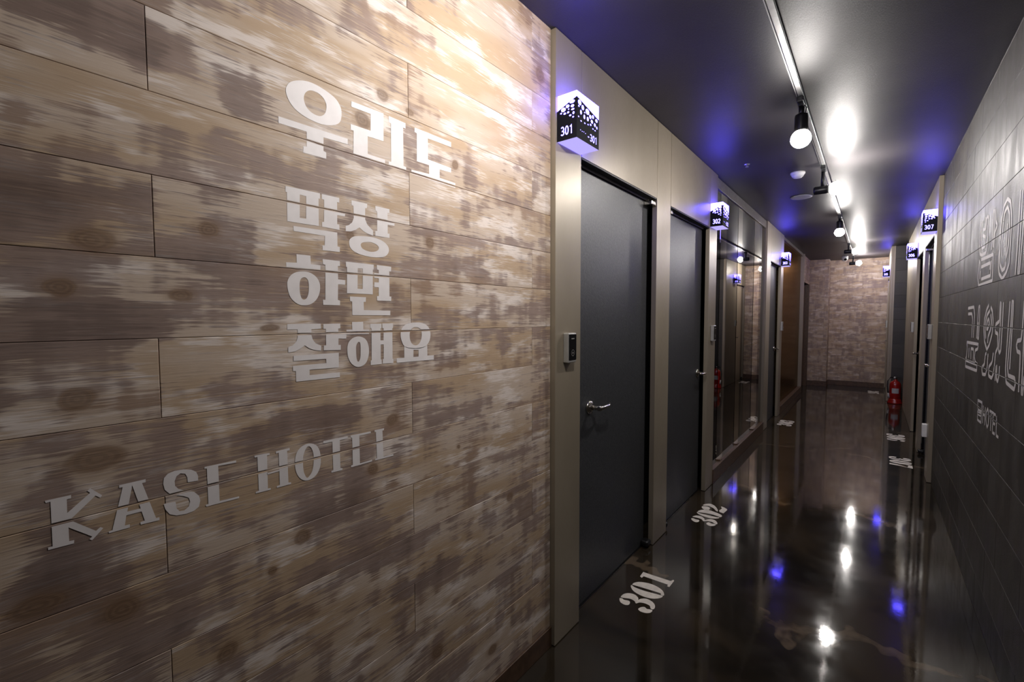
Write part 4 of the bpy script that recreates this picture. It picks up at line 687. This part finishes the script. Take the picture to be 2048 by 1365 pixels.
def spot(y, mode, label, zb=2.340, group='globe spotlights on the ceiling track', d=1, tilt=0.0):
    r = thing('track_spotlight', label, 'spotlight', (XT, y, H), group)
    zt = -.023
    bm = bmesh.new(); box(bm, -.015, .015, -.055, .055, zt - .024, zt, .003); box(bm, -.012, .012, -.02, .03, zt - .034, zt - .022, .002); obj('adapter', bm, 'black_steel', r)
    bz = zb - H
    if mode == 'down':
        bm = bmesh.new(); tube(bm, [(0, .012, zt - .03), (0, .018, bz + .115)], .013, 14); obj('arm', bm, 'black_steel', r)
        bm = bmesh.new(); tube(bm, [(.014, 0, zt - .03), (.024, .004, bz + .15), (.016, .012, bz + .118)], .0025, 8); obj('cable', bm, 'rubber', r)
        bm = bmesh.new(); lathe(bm, (0, .02, bz + .125), (0, 0, -1), [(0, .022), (.004, .029), (.018, .031), (.075, .031), (.088, .028), (.090, .02)], 28); obj('socket', bm, 'black_steel', r)
        globe(r, Vector((0, .02, bz)), Vector((0, 0, -1)))
    else:
        bm = bmesh.new(); tube(bm, [(-.002, .0, zt - .03), (-.004, .0, bz + .025)], .012, 14); obj('arm', bm, 'black_steel', r)
        bm = bmesh.new(); ax = Vector((d, 0, -tilt)).normalized(); lathe(bm, Vector((0, 0, bz)) - ax * .060, ax, [(0, .022), (.004, .028), (.012, .030), (.085, .030), (.098, .026)], 28); obj('socket', bm, 'black_steel', r)
        globe(r, Vector((0, 0, bz)) + ax * .079, ax)
spot(1.08, 'side', 'globe spotlight turned to the near plank wall, first on the track', 2.31, d=-1, tilt=.7)
spot(2.85, 'down', 'nearest globe spotlight pointing down from the track', 2.337)
spot(4.21, 'side', 'sideways globe spotlight behind the smoke detector, second on the track', 2.358)
spot(6.33, 'down', 'downward globe spotlight between two sideways ones, third on the track', 2.350)
spot(8.80, 'side', 'sideways globe spotlight, fourth on the track before the dome camera', 2.405)
spot(10.70, 'side', 'farthest globe spotlight glowing against the end wall', 2.398)

# ------------------------------------------------------------------ small ceiling fittings
b = bmesh.new(); lathe(b, (.535, 4.33, H), (0, 0, -1), [(0, .052), (.010, .052), (.014, .050), (.016, .044), (.022, .044), (.030, .040), (.040, .030), (.042, .012)], 32)
tag(obj('smoke_detector', b, 'white_plastic'), 'round white smoke detector on the dark ceiling', 'smoke detector')
b = bmesh.new(); lathe(b, (.466, 5.22, H), (0, 0, -1), [(0, .090), (.003, .090), (.006, .086), (.007, .07)], 40)
tag(obj('ceiling_speaker', b, 'grey_plastic'), 'flat round grey speaker cover on the ceiling beyond the smoke detector', 'speaker')
t = thing('sprinkler_head', 'tiny sprinkler head on the ceiling above door 302', 'sprinkler', (.261, 3.857, H))
part('escutcheon', t, 'alu', lathe, (0, 0, 0), (0, 0, -1), [(0, .020), (.003, .019), (.005, .008)], 24)
part('deflector', t, 'alu', lathe, (0, 0, -.005), (0, 0, -1), [(0, .004), (.012, .004), (.013, .012), (.015, .012)], 16)
t = thing('dome_camera', 'white dome security camera on the ceiling before the end wall', 'camera', (.585, 10.80, H))
part('housing', t, 'white_plastic', lathe, (0, 0, 0), (0, 0, -1), [(0, .052), (.035, .052), (.055, .050), (.075, .042), (.090, .028), (.096, .01)], 32)
part('lens', t, 'glass_black', lathe, (.008, -.036, -.062), (.25, -1, -.35), [(0, .024), (.010, .023), (.016, .018), (.018, .006)], 24)

# ------------------------------------------------------------------ fire extinguisher in the niche
t = thing('fire_extinguisher', 'red fire extinguisher on a red stand by the dark block niche', 'fire extinguisher', (1.352, 9.58, 0))
part('stand', t, 'red', lathe, (0, 0, .001), (0, 0, 1), [(0, .096), (.012, .098), (.03, .090), (.055, .082), (.075, .080), (.076, .07)], 36)
part('cylinder', t, 'red', lathe, (0, 0, .03), (0, 0, 1), [(0, .060), (.01, .072), (.02, .074), (.27, .074), (.30, .068), (.325, .050), (.338, .030), (.345, .022), (.36, .020)], 36)
part('valve', t, 'chrome', lathe, (0, 0, .39), (0, 0, 1), [(0, .016), (.02, .018), (.03, .016), (.045, .012)], 20)
def handle_(bm):
    box(bm, -.015, .085, -.010, .010, .428, .436, .002); box(bm, -.012, .080, -.010, .010, .452, .459, .002); box(bm, -.018, -.004, -.010, .010, .425, .458, .002)
part('handle', t, 'rubber', handle_)
part('gauge', t, 'alu', lathe, (-.012, -.018, .418), (0, -1, 0), [(0, .014), (.008, .014), (.010, .010)], 20)
part('hose', t, 'rubber', tube, [(-.015, 0, .415), (-.06, -.01, .42), (-.095, -.02, .36), (-.100, -.025, .28), (-.092, -.03, .20), (-.085, -.03, .16)], .009, 12)
part('nozzle', t, 'grey_plastic', tube, [(-.085, -.03, .165), (-.080, -.03, .125), (-.077, -.03, .09)], [.010, .012, .015], 14)
def label_(bm):
    n = 10; V = []
    for k in range(n + 1):
        a = math.radians(-125 + 70 * k / n); V.append([bm.verts.new((.0747 * math.cos(a), .0747 * math.sin(a), z)) for z in (.17, .25)])
    for p, q in zip(V, V[1:]): bm.faces.new((p[0], q[0], q[1], p[1]))
part('label_plate', t, 'grey_plastic', label_)
